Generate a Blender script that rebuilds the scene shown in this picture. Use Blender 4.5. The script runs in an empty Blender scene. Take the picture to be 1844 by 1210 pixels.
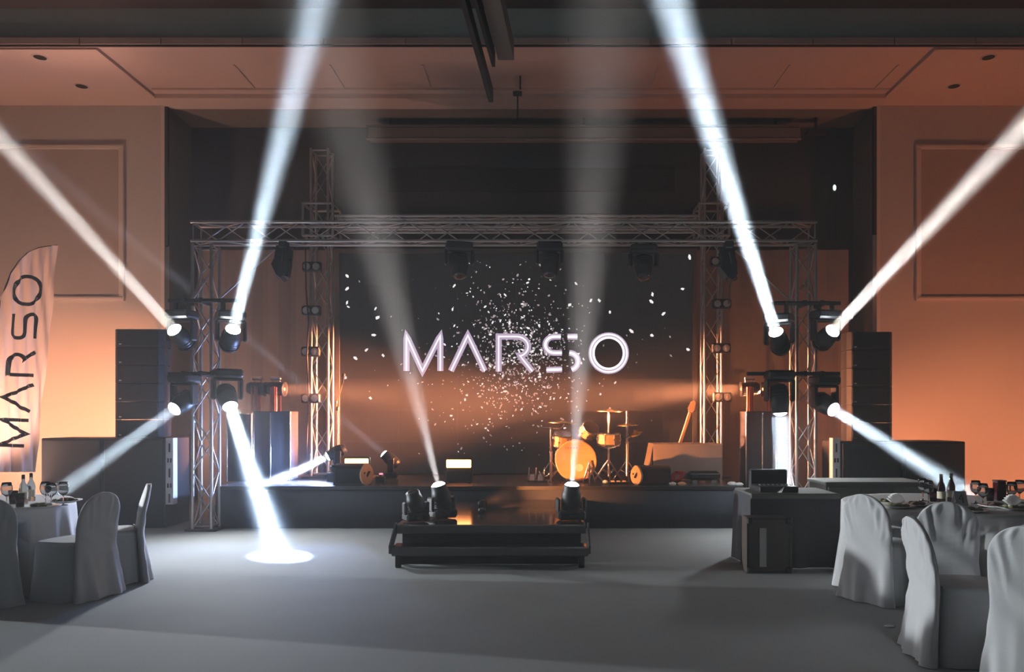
import bpy, bmesh, math, random
from mathutils import Vector, Matrix, Quaternion

SC = bpy.context.scene
COL = SC.collection
R = math.radians
V = Vector
# ------------------------------------------------------------------ camera
F_PX, CX, CY, HC = 1400.0, 985.0, 750.0, 1.5      # focal length and principal point in a 1844x1210 frame, eye height
cam_d = bpy.data.cameras.new('camera')
cam_d.sensor_fit = 'HORIZONTAL'; cam_d.sensor_width = 36.0
cam_d.lens = 36.0 * F_PX / 1844.0
cam_d.shift_x = (922.0 - CX) / 1844.0
cam_d.shift_y = (CY - 605.0) / 1844.0
cam_d.clip_start = 0.05; cam_d.clip_end = 200
cam = bpy.data.objects.new('camera', cam_d); COL.objects.link(cam)
cam.location = (0, 0, HC); cam.rotation_euler = (R(90), 0, 0)
SC.camera = cam

def P(px, py, Y):
    """world point at depth Y seen at that pixel"""
    return V(((px - CX) / F_PX * Y, Y, HC - (py - CY) / F_PX * Y))

# ------------------------------------------------------------------ world, view
SC.view_settings.view_transform = 'Standard'
SC.view_settings.look = 'None'
SC.view_settings.gamma = 1.0
SC.view_settings.use_curve_mapping = False
SC.view_settings.exposure = 0.0
SC.cycles.use_light_tree = False; SC.cycles.max_bounces = 4; SC.cycles.diffuse_bounces = 2; SC.cycles.glossy_bounces = 3; SC.cycles.transmission_bounces = 5; SC.cycles.volume_bounces = 0
SC.cycles.use_adaptive_sampling = True; SC.cycles.adaptive_threshold = 0.03
HAZE = 0.0065                              # density of the stage haze
w = bpy.data.worlds.new('hall_ambience'); SC.world = w; w.use_nodes = True
bg = w.node_tree.nodes['Background']
bg.inputs[0].default_value = (0.80, 0.92, 0.95, 1); bg.inputs[1].default_value = 0.028

def aim(o, d):
    o.rotation_mode = 'QUATERNION'; o.rotation_quaternion = V(d).to_track_quat('-Z', 'Y')

def area_light(name, loc, d, power, color, size, spread=180, shape='DISK', size_y=None):
    l = bpy.data.lights.new(name, 'AREA'); l.energy = power; l.color = color
    l.shape = shape; l.size = size
    if size_y: l.size_y = size_y
    l.spread = R(spread)
    o = bpy.data.objects.new(name, l); COL.objects.link(o); o.location = loc; aim(o, d)
    return o

def spot_light(name, loc, d, power, color, angle, blend=0.6, radius=0.05):
    l = bpy.data.lights.new(name, 'SPOT'); l.energy = power; l.color = color
    l.spot_size = R(angle); l.spot_blend = blend; l.shadow_soft_size = radius
    o = bpy.data.objects.new(name, l); COL.objects.link(o); o.location = loc; aim(o, d)
    return o

# orange LED uplighters standing on the floor behind the loudspeaker stacks, washing the end wall
ORL = (1.0, 0.53, 0.37); ORR = (1.0, 0.31, 0.15)
spot_light('uplight_lamp', (-8.4, 10.0, 0.3), (0.25, 0.8, 0.62), 480, ORL, 135, 0.7, 0.15)
spot_light('uplight_lamp', (-6.35, 12.1, 0.3), (0.0, 0.5, 1), 90, ORL, 125, 0.8, 0.15)
spot_light('uplight_lamp', (7.7, 10.0, 0.3), (-0.2, 0.8, 0.55), 330, ORR, 135, 0.7, 0.15)
spot_light('uplight_lamp', (5.6, 12.1, 0.3), (0.0, 0.5, 1), 60, ORR, 125, 0.8, 0.15)
# one more behind the feather flag, shining up through its cloth
spot_light('uplight_lamp', (-6.95, 10.4, 0.15), (0.12, -0.28, 1), 1000, ORL, 62, 0.8, 0.1)
# unseen dim lamps added under the hall ceiling as fill
area_light('house_fill_lamp', (-2.5, 3.0, 7.0), (0, 0.0, -1), 5, (0.86, 0.95, 0.97), 1.2)
area_light('house_fill_lamp', (2.5, 3.0, 7.0), (0, 0.0, -1), 5, (0.86, 0.95, 0.97), 1.2)

# flood lamp on a stand at the left side wall: it throws the long chair shadows across the floor
spot_light('side_flood_lamp', (-17.0, 8.9, 1.9), (1, -0.215, -0.09), 12500, (0.93, 0.98, 1.0), 24, 0.25, 0.10)

# ------------------------------------------------------------------ materials
def mat(name, col, rough=0.6, metal=0.0, noise=0.0, scale=8.0, emit=None, estr=0.0, trans=0.0, bump=0.0, bscale=None, spec=0.5, coat=0.0, stretch=None):
    m = bpy.data.materials.new(name); m.use_nodes = True
    nt = m.node_tree; b = nt.nodes['Principled BSDF']
    b.inputs['Base Color'].default_value = (*col, 1); b.inputs['Roughness'].default_value = rough
    b.inputs['Metallic'].default_value = metal; b.inputs['Specular IOR Level'].default_value = spec
    if trans: b.inputs['Transmission Weight'].default_value = trans
    if coat: b.inputs['Coat Weight'].default_value = coat; b.inputs['Coat Roughness'].default_value = 0.1
    if emit: b.inputs['Emission Color'].default_value = (*emit, 1); b.inputs['Emission Strength'].default_value = estr
    if noise or bump:
        tc = nt.nodes.new('ShaderNodeTexCoord'); mp = nt.nodes.new('ShaderNodeMapping')
        nt.links.new(tc.outputs['Object'], mp.inputs[0])
        if stretch: mp.inputs['Scale'].default_value = stretch
        nz = nt.nodes.new('ShaderNodeTexNoise'); nz.inputs['Scale'].default_value = scale; nz.inputs['Detail'].default_value = 5
        nt.links.new(mp.outputs[0], nz.inputs['Vector'])
        if noise:
            mx = nt.nodes.new('ShaderNodeMix'); mx.data_type = 'RGBA'
            mx.inputs[6].default_value = (*[c * (1 - noise) for c in col], 1)
            mx.inputs[7].default_value = (*[min(1, c * (1 + noise)) for c in col], 1)
            nt.links.new(nz.outputs[0], mx.inputs[0]); nt.links.new(mx.outputs[2], b.inputs['Base Color'])
        if bump:
            n2 = nz
            if bscale:
                n2 = nt.nodes.new('ShaderNodeTexNoise'); n2.inputs['Scale'].default_value = bscale; n2.inputs['Detail'].default_value = 3
                nt.links.new(mp.outputs[0], n2.inputs['Vector'])
            bp = nt.nodes.new('ShaderNodeBump'); bp.inputs['Strength'].default_value = bump; bp.inputs['Distance'].default_value = 0.02
            nt.links.new(n2.outputs[0], bp.inputs['Height']); nt.links.new(bp.outputs[0], b.inputs['Normal'])
    return m

M = {}
M['floor'] = mat('grey_floor', (0.30, 0.31, 0.31), 0.8, 0, 0.12, 1.3, bump=0.05, bscale=60, spec=0.2)
M['wall'] = mat('beige_wall_paint', (0.56, 0.50, 0.44), 0.85, 0, 0.06, 0.8)
M['wallpanel'] = mat('wall_panel_fabric', (0.47, 0.38, 0.31), 0.9, 0, 0.06, 3)
M['trim'] = mat('cream_moulding', (0.66, 0.57, 0.49), 0.6, 0, 0.04, 4)
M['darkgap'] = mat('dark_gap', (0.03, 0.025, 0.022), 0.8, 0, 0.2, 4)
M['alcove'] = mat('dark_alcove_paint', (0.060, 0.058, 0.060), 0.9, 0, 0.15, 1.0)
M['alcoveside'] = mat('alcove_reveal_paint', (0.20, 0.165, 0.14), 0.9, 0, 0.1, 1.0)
M['backdrop'] = mat('grey_backdrop_cloth', (0.20, 0.165, 0.155), 0.95, 0, 0.08, 2, bump=0.15, stretch=(6, 1, 0.4))
M['soffit'] = mat('soffit_plaster', (0.62, 0.48, 0.42), 0.85, 0, 0.05, 1.0)
M['bulkhead'] = mat('grey_green_bulkhead', (0.50, 0.55, 0.52), 0.85, 0, 0.05, 1.0)
M['drape'] = mat('unseen_dark_walls', (0.07, 0.065, 0.065), 0.95, 0, 0.15, 2.0, bump=0.2, stretch=(1, 6, 0.3))  # made-up dark cloth for the unseen side walls, to cut bounced light
M['hallceil'] = mat('dark_hall_ceiling', (0.045, 0.042, 0.04), 0.9, 0, 0.1, 1.0)
M['alu'] = mat('truss_aluminium', (0.52, 0.50, 0.49), 0.38, 0.9, 0.10, 6)
M['black'] = mat('black_plastic', (0.022, 0.023, 0.027), 0.45, 0, 0.2, 14)
M['blackmetal'] = mat('black_powder_coat', (0.03, 0.03, 0.034), 0.4, 0.3, 0.2, 14)
M['chrome'] = mat('chrome', (0.75, 0.74, 0.72), 0.18, 1.0, 0.04, 9)
M['cab'] = mat('black_speaker_paint', (0.020, 0.022, 0.028), 0.55, 0, 0.2, 18, bump=0.1, bscale=180)
M['grille'] = mat('speaker_grille', (0.014, 0.016, 0.021), 0.5, 0.3, 0.3, 60, bump=0.3, bscale=300)
M['skirt'] = mat('black_stage_skirt', (0.035, 0.038, 0.052), 0.85, 0, 0.15, 3, bump=0.2, stretch=(5, 1, 0.3))
M['deck'] = mat('black_stage_deck', (0.17, 0.155, 0.15), 0.26, 0, 0.25, 5, bump=0.04, bscale=80)
M['gloss'] = mat('glossy_black_deck', (0.035, 0.032, 0.034), 0.12, 0, 0.2, 5, bump=0.02, bscale=30)
M['deckedge'] = mat('deck_edge_profile', (0.16, 0.165, 0.17), 0.4, 0.6, 0.1, 8)
M['chair'] = mat('white_chair_cover', (0.52, 0.53, 0.55), 0.75, 0, 0.04, 5, bump=0.08, bscale=250)
M['cloth'] = mat('white_tablecloth', (0.55, 0.55, 0.56), 0.75, 0, 0.04, 5, bump=0.06, bscale=250)
M['darkcloth'] = mat('charcoal_table_cloth', (0.055, 0.055, 0.066), 0.85, 0, 0.12, 5, bump=0.15, bscale=200)
M['greycloth'] = mat('grey_table_cloth', (0.15, 0.15, 0.14), 0.85, 0, 0.1, 5)
M['wood'] = mat('dark_case_plywood', (0.060, 0.045, 0.038), 0.6, 0, 0.3, 6, stretch=(1, 1, 8))
M['flag'] = mat('flag_polyester', (0.86, 0.80, 0.76), 0.7, 0, 0.03, 3)
M['flagtext'] = mat('flag_lettering', (0.075, 0.03, 0.028), 0.7, 0, 0.1, 9)
M['screen'] = mat('led_wall', (0.014, 0.013, 0.014), 0.55, 0, 0.2, 20, emit=(0.9, 0.80, 0.85), estr=0.010)
M['neon'] = mat('screen_letter', (0.02, 0.02, 0.02), 0.5, 0, emit=(0.86, 0.66, 0.90), estr=0.62)
M['neonb'] = mat('screen_letter_core', (0.02, 0.02, 0.02), 0.5, 0, emit=(1.0, 0.93, 1.0), estr=1.25)
M['fleckb'] = mat('screen_fleck_bright', (0.02, 0.02, 0.02), 0.5, 0, emit=(1.0, 0.95, 0.95), estr=1.0)
M['fleckd'] = mat('screen_fleck_dim', (0.02, 0.02, 0.02), 0.5, 0, emit=(1.0, 0.80, 0.82), estr=0.42)
M['frame'] = mat('screen_frame', (0.18, 0.16, 0.155), 0.5, 0.4, 0.1, 8)
M['lens'] = mat('lit_lens', (0.9, 0.9, 0.9), 0.2, 0, emit=(0.90, 0.96, 1.0), estr=70)
M['lensfl'] = mat('lit_lens_blue', (0.9, 0.9, 0.9), 0.2, 0, emit=(0.62, 0.77, 1.0), estr=220)
M['lensoff'] = mat('dark_lens', (0.02, 0.02, 0.025), 0.12, 0, 0.1, 9, coat=0.6)
M['blinder'] = mat('blinder_lens', (0.62, 0.55, 0.52), 0.3, 0, 0.1, 30, coat=0.3)
M['orange'] = mat('orange_led_panel', (0.9, 0.5, 0.3), 0.3, 0, emit=(1.0, 0.30, 0.09), estr=18)
M['orangelens'] = mat('orange_par_lens', (0.9, 0.5, 0.3), 0.3, 0, emit=(1.0, 0.30, 0.08), estr=14)
M['copper'] = mat('red_copper_housing', (0.42, 0.16, 0.13), 0.28, 0.8, 0.2, 14)
M['drumwood'] = mat('maple_drum_shell', (0.62, 0.36, 0.16), 0.25, 0, 0.15, 4, stretch=(1, 1, 6), coat=0.5)
M['drumhead'] = mat('drum_head', (0.80, 0.46, 0.23), 0.45, 0, 0.05, 6)
M['brass'] = mat('cymbal_brass', (0.80, 0.58, 0.26), 0.25, 1.0, 0.1, 12)
M['guitar'] = mat('guitar_neck_maple', (0.60, 0.36, 0.20), 0.35, 0, 0.1, 10)
M['glass'] = mat('clear_glass', (0.95, 0.97, 0.97), 0.03, 0, trans=1.0)
M['bottle'] = mat('brown_bottle_glass', (0.05, 0.02, 0.02), 0.08, 0, trans=0.35, coat=0.5)
M['clearbottle'] = mat('clear_bottle_glass', (0.78, 0.82, 0.80), 0.05, 0, trans=0.9)
M['label'] = mat('paper_label', (0.72, 0.66, 0.50), 0.7, 0, 0.05, 20)
M['cap'] = mat('bottle_cap', (0.04, 0.02, 0.02), 0.4, 0.2, 0.1, 20)
M['wine'] = mat('dark_red_drink', (0.06, 0.008, 0.012), 0.1, 0, coat=0.5)
M['plate'] = mat('white_porcelain', (0.72, 0.71, 0.69), 0.25, 0, 0.03, 10)
M['food'] = mat('salad_food', (0.20, 0.19, 0.10), 0.7, 0, 0.6, 30, bump=0.6)
M['meat'] = mat('brown_food', (0.14, 0.07, 0.05), 0.6, 0, 0.5, 25, bump=0.6)
M['card'] = mat('grey_table_card', (0.42, 0.42, 0.43), 0.8, 0, 0.04, 10)
M['ink'] = mat('dark_print', (0.03, 0.03, 0.03), 0.8, 0, 0.05, 10)
M['napkin'] = mat('white_napkin', (0.75, 0.75, 0.74), 0.8, 0, 0.04, 10)
M['redcase'] = mat('red_cable', (0.55, 0.05, 0.06), 0.45, 0, 0.1, 10)
M['litplate'] = mat('lit_side_plate', (0.72, 0.70, 0.74), 0.5, 0, 0.05, 10)  # pale colour stands for stage light on the subwoofer's side face
M['badge'] = mat('badge_silver', (0.6, 0.6, 0.6), 0.3, 0.6, 0.05, 10)
M['rail'] = mat('dark_hanging_rail', (0.035, 0.035, 0.036), 0.5, 0.4, 0.2, 10)
M['railside'] = mat('brown_rail_side', (0.17, 0.14, 0.125), 0.6, 0, 0.1, 10)
M['sheer'] = mat('sheer_table_cloth', (0.78, 0.62, 0.54), 0.8, 0, 0.05, 6)
M['pink'] = mat('small_pink_lamp', (0.5, 0.2, 0.3), 0.4, 0, emit=(1.0, 0.3, 0.45), estr=1.5)
M['white_lamp'] = mat('small_wall_lamp', (0.8, 0.8, 0.8), 0.4, 0, emit=(0.9, 1.0, 0.95), estr=2.0)

def sheet_mat(name, col, back):
    m = bpy.data.materials.new(name); m.use_nodes = True; nt = m.node_tree; out = nt.nodes['Material Output']; b = nt.nodes['Principled BSDF']
    b.inputs['Base Color'].default_value = (*col, 1); b.inputs['Roughness'].default_value = 0.8
    tr = nt.nodes.new('ShaderNodeBsdfTranslucent'); tr.inputs[0].default_value = (*col, 1)
    nz = nt.nodes.new('ShaderNodeTexNoise'); nz.inputs['Scale'].default_value = 3
    mr = nt.nodes.new('ShaderNodeMapRange'); mr.inputs[3].default_value = back - 0.06; mr.inputs[4].default_value = back + 0.06
    nt.links.new(nz.outputs[0], mr.inputs[0]); mx = nt.nodes.new('ShaderNodeMixShader')
    nt.links.new(mr.outputs[0], mx.inputs[0]); nt.links.new(b.outputs[0], mx.inputs[1]); nt.links.new(tr.outputs[0], mx.inputs[2]); nt.links.new(mx.outputs[0], out.inputs[0])
    return m
M['flag'] = sheet_mat('flag_polyester', (0.90, 0.72, 0.62), 0.5)
M['sheer'] = sheet_mat('sheer_table_cloth', (0.80, 0.66, 0.58), 0.4)

# ------------------------------------------------------------------ mesh helpers
class MB:
    def __init__(s): s.v = []; s.f = []; s.sm = []
    def add(s, vs, fs, smooth=False):
        b = len(s.v); s.v += [tuple(x) for x in vs]; s.f += [tuple(i + b for i in f) for f in fs]; s.sm += [smooth] * len(fs); return s
    def box(s, c, size, rot=None):
        c = V(c); hx, hy, hz = size[0] / 2, size[1] / 2, size[2] / 2
        vs = [V((x, y, z)) for z in (-hz, hz) for y in (-hy, hy) for x in (-hx, hx)]
        vs = [(rot @ q if rot else q) + c for q in vs]
        return s.add(vs, [(0, 2, 3, 1), (4, 5, 7, 6), (0, 1, 5, 4), (2, 6, 7, 3), (0, 4, 6, 2), (1, 3, 7, 5)])
    def bb(s, a, b):
        a, b = V(a), V(b); return s.box((a + b) / 2, [abs(b[i] - a[i]) for i in range(3)])
    def rbox(s, c, size, r=0.01, rot=None):
        c = V(c); h = [q / 2 for q in size]; r = min(r, min(h) * 0.95); bm = bmesh.new()
        for sx in (-1, 1):
            for sy in (-1, 1):
                for sz in (-1, 1):
                    for k in range(3):
                        q = V((sx * (h[0] - (0 if k == 0 else r)), sy * (h[1] - (0 if k == 1 else r)), sz * (h[2] - (0 if k == 2 else r))))
                        bm.verts.new((rot @ q if rot else q) + c)
        bmesh.ops.convex_hull(bm, input=bm.verts[:])
        bmesh.ops.dissolve_limit(bm, angle_limit=0.02, verts=bm.verts[:], edges=bm.edges[:])
        bm.verts.index_update()
        s.add([q.co.copy() for q in bm.verts], [[q.index for q in f.verts] for f in bm.faces]); bm.free(); return s
    def cyl(s, p0, p1, r0, r1=None, n=12, caps=True):
        p0, p1 = V(p0), V(p1); r1 = r0 if r1 is None else r1
        d = (p1 - p0).normalized(); a = d.orthogonal().normalized(); b = d.cross(a)
        vs = [p0 + (a * math.cos(t) + b * math.sin(t)) * r0 for t in [2 * math.pi * i / n for i in range(n)]]
        vs += [p1 + (a * math.cos(t) + b * math.sin(t)) * r1 for t in [2 * math.pi * i / n for i in range(n)]]
        s.add(vs, [(i, (i + 1) % n, n + (i + 1) % n, n + i) for i in range(n)], True)
        if caps: s.add(vs[:n], [tuple(range(n - 1, -1, -1))]); s.add(vs[n:], [tuple(range(n))])
        return s
    def lathe(s, prof, o=(0, 0, 0), d=(0, 0, 1), n=20, smooth=True):
        o, d = V(o), V(d).normalized(); a = d.orthogonal().normalized(); b = d.cross(a)
        vs = []; fs = []
        for r, h in prof:
            for i in range(n):
                t = 2 * math.pi * i / n; vs.append(o + d * h + (a * math.cos(t) + b * math.sin(t)) * max(r, 1e-4))
        for k in range(len(prof) - 1):
            for i in range(n):
                j = (i + 1) % n; fs.append((k * n + i, k * n + j, (k + 1) * n + j, (k + 1) * n + i))
        s.add(vs, fs, smooth)
        if prof[0][0] > 1e-3: s.add(vs[:n], [tuple(range(n - 1, -1, -1))])
        if prof[-1][0] > 1e-3: s.add(vs[-n:], [tuple(range(n))])
        return s
    def tube(s, pts, r, n=8):
        pts = [V(p) for p in pts]; vs = []; fs = []; a = None
        for k, p in enumerate(pts):
            d = (pts[min(k + 1, len(pts) - 1)] - pts[max(k - 1, 0)]).normalized()
            if a is None: a = d.orthogonal().normalized()
            a = (a - d * a.dot(d)).normalized(); b = d.cross(a); rr = r[k] if isinstance(r, (list, tuple)) else r
            for i in range(n):
                t = 2 * math.pi * i / n; vs.append(p + (a * math.cos(t) + b * math.sin(t)) * rr)
        for k in range(len(pts) - 1):
            for i in range(n):
                j = (i + 1) % n; fs.append((k * n + i, k * n + j, (k + 1) * n + j, (k + 1) * n + i))
        s.add(vs, fs, True); s.add(vs[:n], [tuple(range(n - 1, -1, -1))]); s.add(vs[-n:], [tuple(range(n))]); return s
    def sphere(s, c, r, n=12, sq=(1, 1, 1)):
        c = V(c); m = n // 2; vs = []; fs = []
        for k in range(m + 1):
            ph = math.pi * k / m
            for i in range(n):
                t = 2 * math.pi * i / n
                vs.append(c + V((r * sq[0] * math.sin(ph) * math.cos(t), r * sq[1] * math.sin(ph) * math.sin(t), r * sq[2] * math.cos(ph))))
        for k in range(m):
            for i in range(n):
                j = (i + 1) % n; fs.append((k * n + i, (k + 1) * n + i, (k + 1) * n + j, k * n + j))
        return s.add(vs, fs, True)
    def prism(s, poly, fn0, fn1):
        n = len(poly); vs = [fn0(*p) for p in poly] + [fn1(*p) for p in poly]
        return s.add(vs, [tuple(range(n - 1, -1, -1)), tuple(range(n, 2 * n))] + [(i, (i + 1) % n, n + (i + 1) % n, n + i) for i in range(n)])
    def mesh(s, name, m):
        me = bpy.data.meshes.new(name); me.from_pydata(s.v, [], s.f); me.validate()
        if len(me.polygons) == len(s.sm): me.polygons.foreach_set('use_smooth', s.sm)
        me.materials.append(m); me.update(); return me
    def build(s, name, m, parent=None, label=None, kind=None):
        o = bpy.data.objects.new(name, s.mesh(name, M[m] if isinstance(m, str) else m)); COL.objects.link(o)
        if parent is not None: attach(o, parent)
        if label: o['label'] = label
        if kind: o['kind'] = kind
        return o

def attach(o, parent):
    """parent without moving: parts are written in world coordinates, roots are never scaled"""
    o.parent = parent
    m = Matrix.Identity(4); q = parent
    chain = []
    while q is not None: chain.append(q); q = q.parent
    for q in reversed(chain): m = m @ q.matrix_parent_inverse @ Matrix.LocRotScale(q.location, q.rotation_euler.to_quaternion(), None)
    o.matrix_parent_inverse = m.inverted()

def thing(name, label, cat, loc=(0, 0, 0), group=None):
    o = bpy.data.objects.new(name, None); COL.objects.link(o); o.empty_display_size = 0.1
    o.location = loc; o['label'] = label; o['category'] = cat
    if group: o['group'] = group
    return o
def tag(o, label, cat, group=None):
    o['label'] = label; o['category'] = cat
    if group: o['group'] = group
    return o
def struct(name, mb, m): return mb.build(name, m, kind='structure')
def copy_tree(o, parent=None):
    c = o.copy(); COL.objects.link(c); c.parent = parent
    for ch in list(o.children): copy_tree(ch, c)
    return c
def dup(root, label, loc=None, rotz=None, group=None):
    c = copy_tree(root); c['label'] = label
    if loc is not None: c.location = loc
    if rotz is not None: c.rotation_euler = (0, 0, rotz)
    if group: c['group'] = group
    return c
_UC = {}
def rod(name, m, p0, p1, r, parent, n=6):
    """one straight rod sharing a unit cylinder mesh"""
    key = (m, n)
    if key not in _UC: _UC[key] = MB().cyl((0, 0, -0.5), (0, 0, 0.5), 1.0, n=n).mesh('rod', M[m])
    p0, p1 = V(p0), V(p1); o = bpy.data.objects.new(name, _UC[key]); COL.objects.link(o)
    o.rotation_mode = 'QUATERNION'; o.rotation_quaternion = (p1 - p0).to_track_quat('Z', 'Y')
    o.location = (p0 + p1) / 2; o.scale = (r, r, (p1 - p0).length)
    attach(o, parent); return o
for k_ in ('fleckb', 'fleckd', 'neon', 'neonb', 'screen', 'pink', 'white_lamp'): M[k_].cycles.emission_sampling = 'NONE'   # too weak to be worth sampling as lamps
# ------------------------------------------------------------------ the hall
WY, AY = 13.0, 14.0                      # end wall plane, back of the stage alcove
XL, XR = -6.39, 5.51                     # alcove opening
ZS, ZH = 6.70, 7.22                      # soffit and hall ceiling heights
BY = 10.9                                # bulkhead face
HX0, HX1 = -18.0, 14.0                   # side walls of the hall
struct('floor', MB().bb((HX0, -3, -0.1), (HX1, AY + 0.2, 0)), 'floor')
struct('wall_back_left', MB().bb((HX0, WY, 0), (XL, WY + 0.15, ZS)), 'wall')
struct('wall_back_right', MB().bb((XR, WY, 0), (HX1, WY + 0.15, ZS)), 'wall')
struct('wall_left', MB().bb((HX0 - 0.15, 2, 0), (HX0, WY + 0.15, ZH)), 'drape')  # out of view, darkened so it bounces less light
struct('wall_right', MB().bb((HX1, 2, 0), (HX1 + 0.15, WY + 0.15, ZH)), 'drape')
struct('wall_alcove_left', MB().bb((XL - 0.15, WY + 0.15, 0), (XL, AY, ZS)), 'alcoveside')
struct('wall_alcove_right', MB().bb((XR, WY + 0.15, 0), (XR + 0.15, AY, ZS)), 'alcoveside')
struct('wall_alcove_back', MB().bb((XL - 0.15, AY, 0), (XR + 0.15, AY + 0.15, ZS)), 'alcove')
struct('ceiling_alcove', MB().bb((XL - 0.15, WY + 0.1, ZS), (XR + 0.15, AY + 0.15, ZS + 0.1)), 'alcoveside')
# soffit: lower side slabs, raised middle slab between them
SXL, SXR = XL + 0.0, XR - 0.0
struct('ceiling_left', MB().bb((HX0, BY + 0.12, ZS), (SXL, WY + 0.15, ZS + 0.14)), 'soffit')
struct('ceiling_right', MB().bb((SXR, BY + 0.12, ZS), (HX1, WY + 0.15, ZS + 0.14)), 'soffit')
struct('ceiling_centre', MB().bb((SXL, BY + 0.12, ZS + 0.05), (SXR, WY + 0.1, ZS + 0.14)), 'soffit')
struct('trim_1', MB().bb((SXL, WY - 0.35, ZS - 0.02), (SXR, WY + 0.1, ZS + 0.05)), 'soffit')
struct('ceiling_hall', MB().bb((HX0, 0.5, ZH), (HX1, BY + 0.2, ZH + 0.1)), 'hallceil')
struct('wall_bulkhead', MB().bb((HX0, BY, ZS + 0.10), (HX1, BY + 0.12, ZH)), 'bulkhead')
# boards of the lip under the bulkhead, with a dark shadow strip
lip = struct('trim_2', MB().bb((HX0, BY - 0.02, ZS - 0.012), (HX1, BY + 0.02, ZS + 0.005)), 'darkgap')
x = P(145, 75, BY).x - 1.14 * 4
while x < 9.5:
    b = MB().box((x + 0.57, BY + 0.02, ZS + 0.053), (1.125, 0.10, 0.092)).build('lip_board', 'soffit', lip)
    x += 1.14
# seams of the soffit: shallow battens
bat = struct('trim_3', MB().bb((P(275, 160, 12.45).x, 12.42, ZS + 0.02), (P(1600, 160, 12.45).x, 12.47, ZS + 0.05)), 'soffit')
for px in (440, 607, 768, 1180, 1408, 1597):
    X = P(px, 150, 12).x
    MB().bb((X - 0.012, 11.6, ZS + 0.035), (X + 0.012, 12.42, ZS + 0.05)).build('batten', 'soffit', bat)
# dark shadow gaps beside the alcove
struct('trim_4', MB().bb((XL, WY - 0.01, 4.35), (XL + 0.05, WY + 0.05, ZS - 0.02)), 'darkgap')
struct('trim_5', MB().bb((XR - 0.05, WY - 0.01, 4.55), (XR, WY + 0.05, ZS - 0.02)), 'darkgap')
struct('trim_6', MB().bb((XL - 0.06, WY - 0.012, 0), (XL, WY, ZS)), 'trim')
struct('trim_7', MB().bb((XR, WY - 0.012, 0), (XR + 0.06, WY, ZS)), 'trim')
# framed wall panels
def wall_panel(n, x0, x1, z0, z1):
    root = struct('trim_%d' % n, MB().bb((x0, WY - 0.012, z0), (x1, WY - 0.002, z1)), 'wallpanel')
    w_ = 0.075
    for a, b in (((x0, z0), (x1, z0 + w_)), ((x0, z1 - w_), (x1, z1)), ((x0, z0 + w_), (x0 + w_, z1 - w_)), ((x1 - w_, z0 + w_), (x1, z1 - w_))):
        m = MB(); m.bb((a[0], WY - 0.045, a[1]), (b[0], WY - 0.012, b[1]))
        m.bb((a[0] + 0.02 * (b[0] - a[0] > .1), WY - 0.058, a[1] + 0.02), (b[0] - 0.02 * (b[0] - a[0] > .1), WY - 0.045, b[1] - 0.02))
        m.build('moulding', 'trim', root)
wz0, wz1 = P(0, 542, WY).z, P(0, 261, WY).z
wall_panel(8, P(-160, 0, WY).x, P(225, 0, WY).x, wz0, wz1)
wall_panel(9, P(1648, 0, WY).x, P(2030, 0, WY).x, wz0, wz1)
# cloth backdrop inside the alcove
bd = MB(); nx = 120; x0, x1, zt = -5.95, 5.14, P(0, 450, 13.25).z
for k in range(nx + 1):
    x = x0 + (x1 - x0) * k / nx; y = 13.25 + 0.018 * math.sin(k * 1.15) + 0.01 * math.sin(k * 0.37)
    bd.v += [(x, y, 0), (x, y, zt), (x, y + 0.03, zt), (x, y + 0.03, 0)]
for k in range(nx):
    for j in range(4):
        a, b = k * 4 + j, k * 4 + (j + 1) % 4; bd.f.append((a, a + 4, b + 4, b)); bd.sm.append(False)
bd.f += [(0, 1, 2, 3), tuple(nx * 4 + j for j in (3, 2, 1, 0))]; bd.sm += [False] * 2
tag(bd.build('stage_backdrop', 'backdrop'), 'tall brown-grey cloth backdrop hanging behind the stage trusses', 'backdrop')
# dark recessed strip and housing high in the alcove
struct('trim_10', MB().bb((P(700, 0, AY).x, AY - 0.03, P(0, 345, AY).z), (P(1215, 0, AY).x, AY, P(0, 303, AY).z)), 'darkgap')
t = thing('projection_screen_housing', 'long dark projection screen housing under the alcove ceiling', 'screen housing', (0.9, 13.55, 6.3))
za, zb = P(0, 255, 13.55).z, P(0, 228, 13.55).z
xa, xb = P(662, 0, 13.55).x, P(1440, 0, 13.55).x
MB().rbox(((xa + xb) / 2, 13.58, (za + zb) / 2), (xb - xa, 0.2, zb - za - 0.03), 0.03).build('housing', 'alcoveside', t)
MB().bb((xa, 13.46, zb - 0.03), (xb, 13.5, zb)).build('top_rail', 'frame', t)
MB().bb((xa, 13.46, za), (xb, 13.5, za + 0.025)).build('bottom_rail', 'alu', t)
for X in (xa + 0.4, (xa + xb) / 2, xb - 0.4): MB().bb((X - 0.02, 13.56, zb - 0.01), (X + 0.02, 13.6, ZS + 0.0)).build('hanger', 'blackmetal', t)
p0 = P(1468, 240, 13.55)
t = thing('air_vent', 'dark flat vent blade beside the end of the projection screen housing', 'vent', p0)
MB().bb((p0.x - 0.16, 13.45, p0.z - 0.03), (p0.x + 0.2, 13.6, p0.z + 0.03)).build('blade', 'darkgap', t)
MB().bb((p0.x - 0.02, 13.5, p0.z + 0.03), (p0.x + 0.02, 13.54, ZS)).build('hanger', 'blackmetal', t)
# small emergency lamp on the alcove wall
p0 = P(1504, 337, 13.9)
t = thing('wall_lamp', 'tiny white lamp glowing high on the dark alcove wall', 'lamp', p0)
MB().rbox(p0 + V((0, 0.07, 0)), (0.08, 0.06, 0.14), 0.01).build('body', 'black', t)
MB().sphere(p0 + V((0, 0.03, 0)), 0.03, 10, (1, 0.6, 1.8)).build('bulb', 'white_lamp', t)
rod('cable', 'black', p0 + V((0.03, 0.07, -0.07)), p0 + V((0.03, 0.07, -1.0)), 0.012, t)
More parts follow.
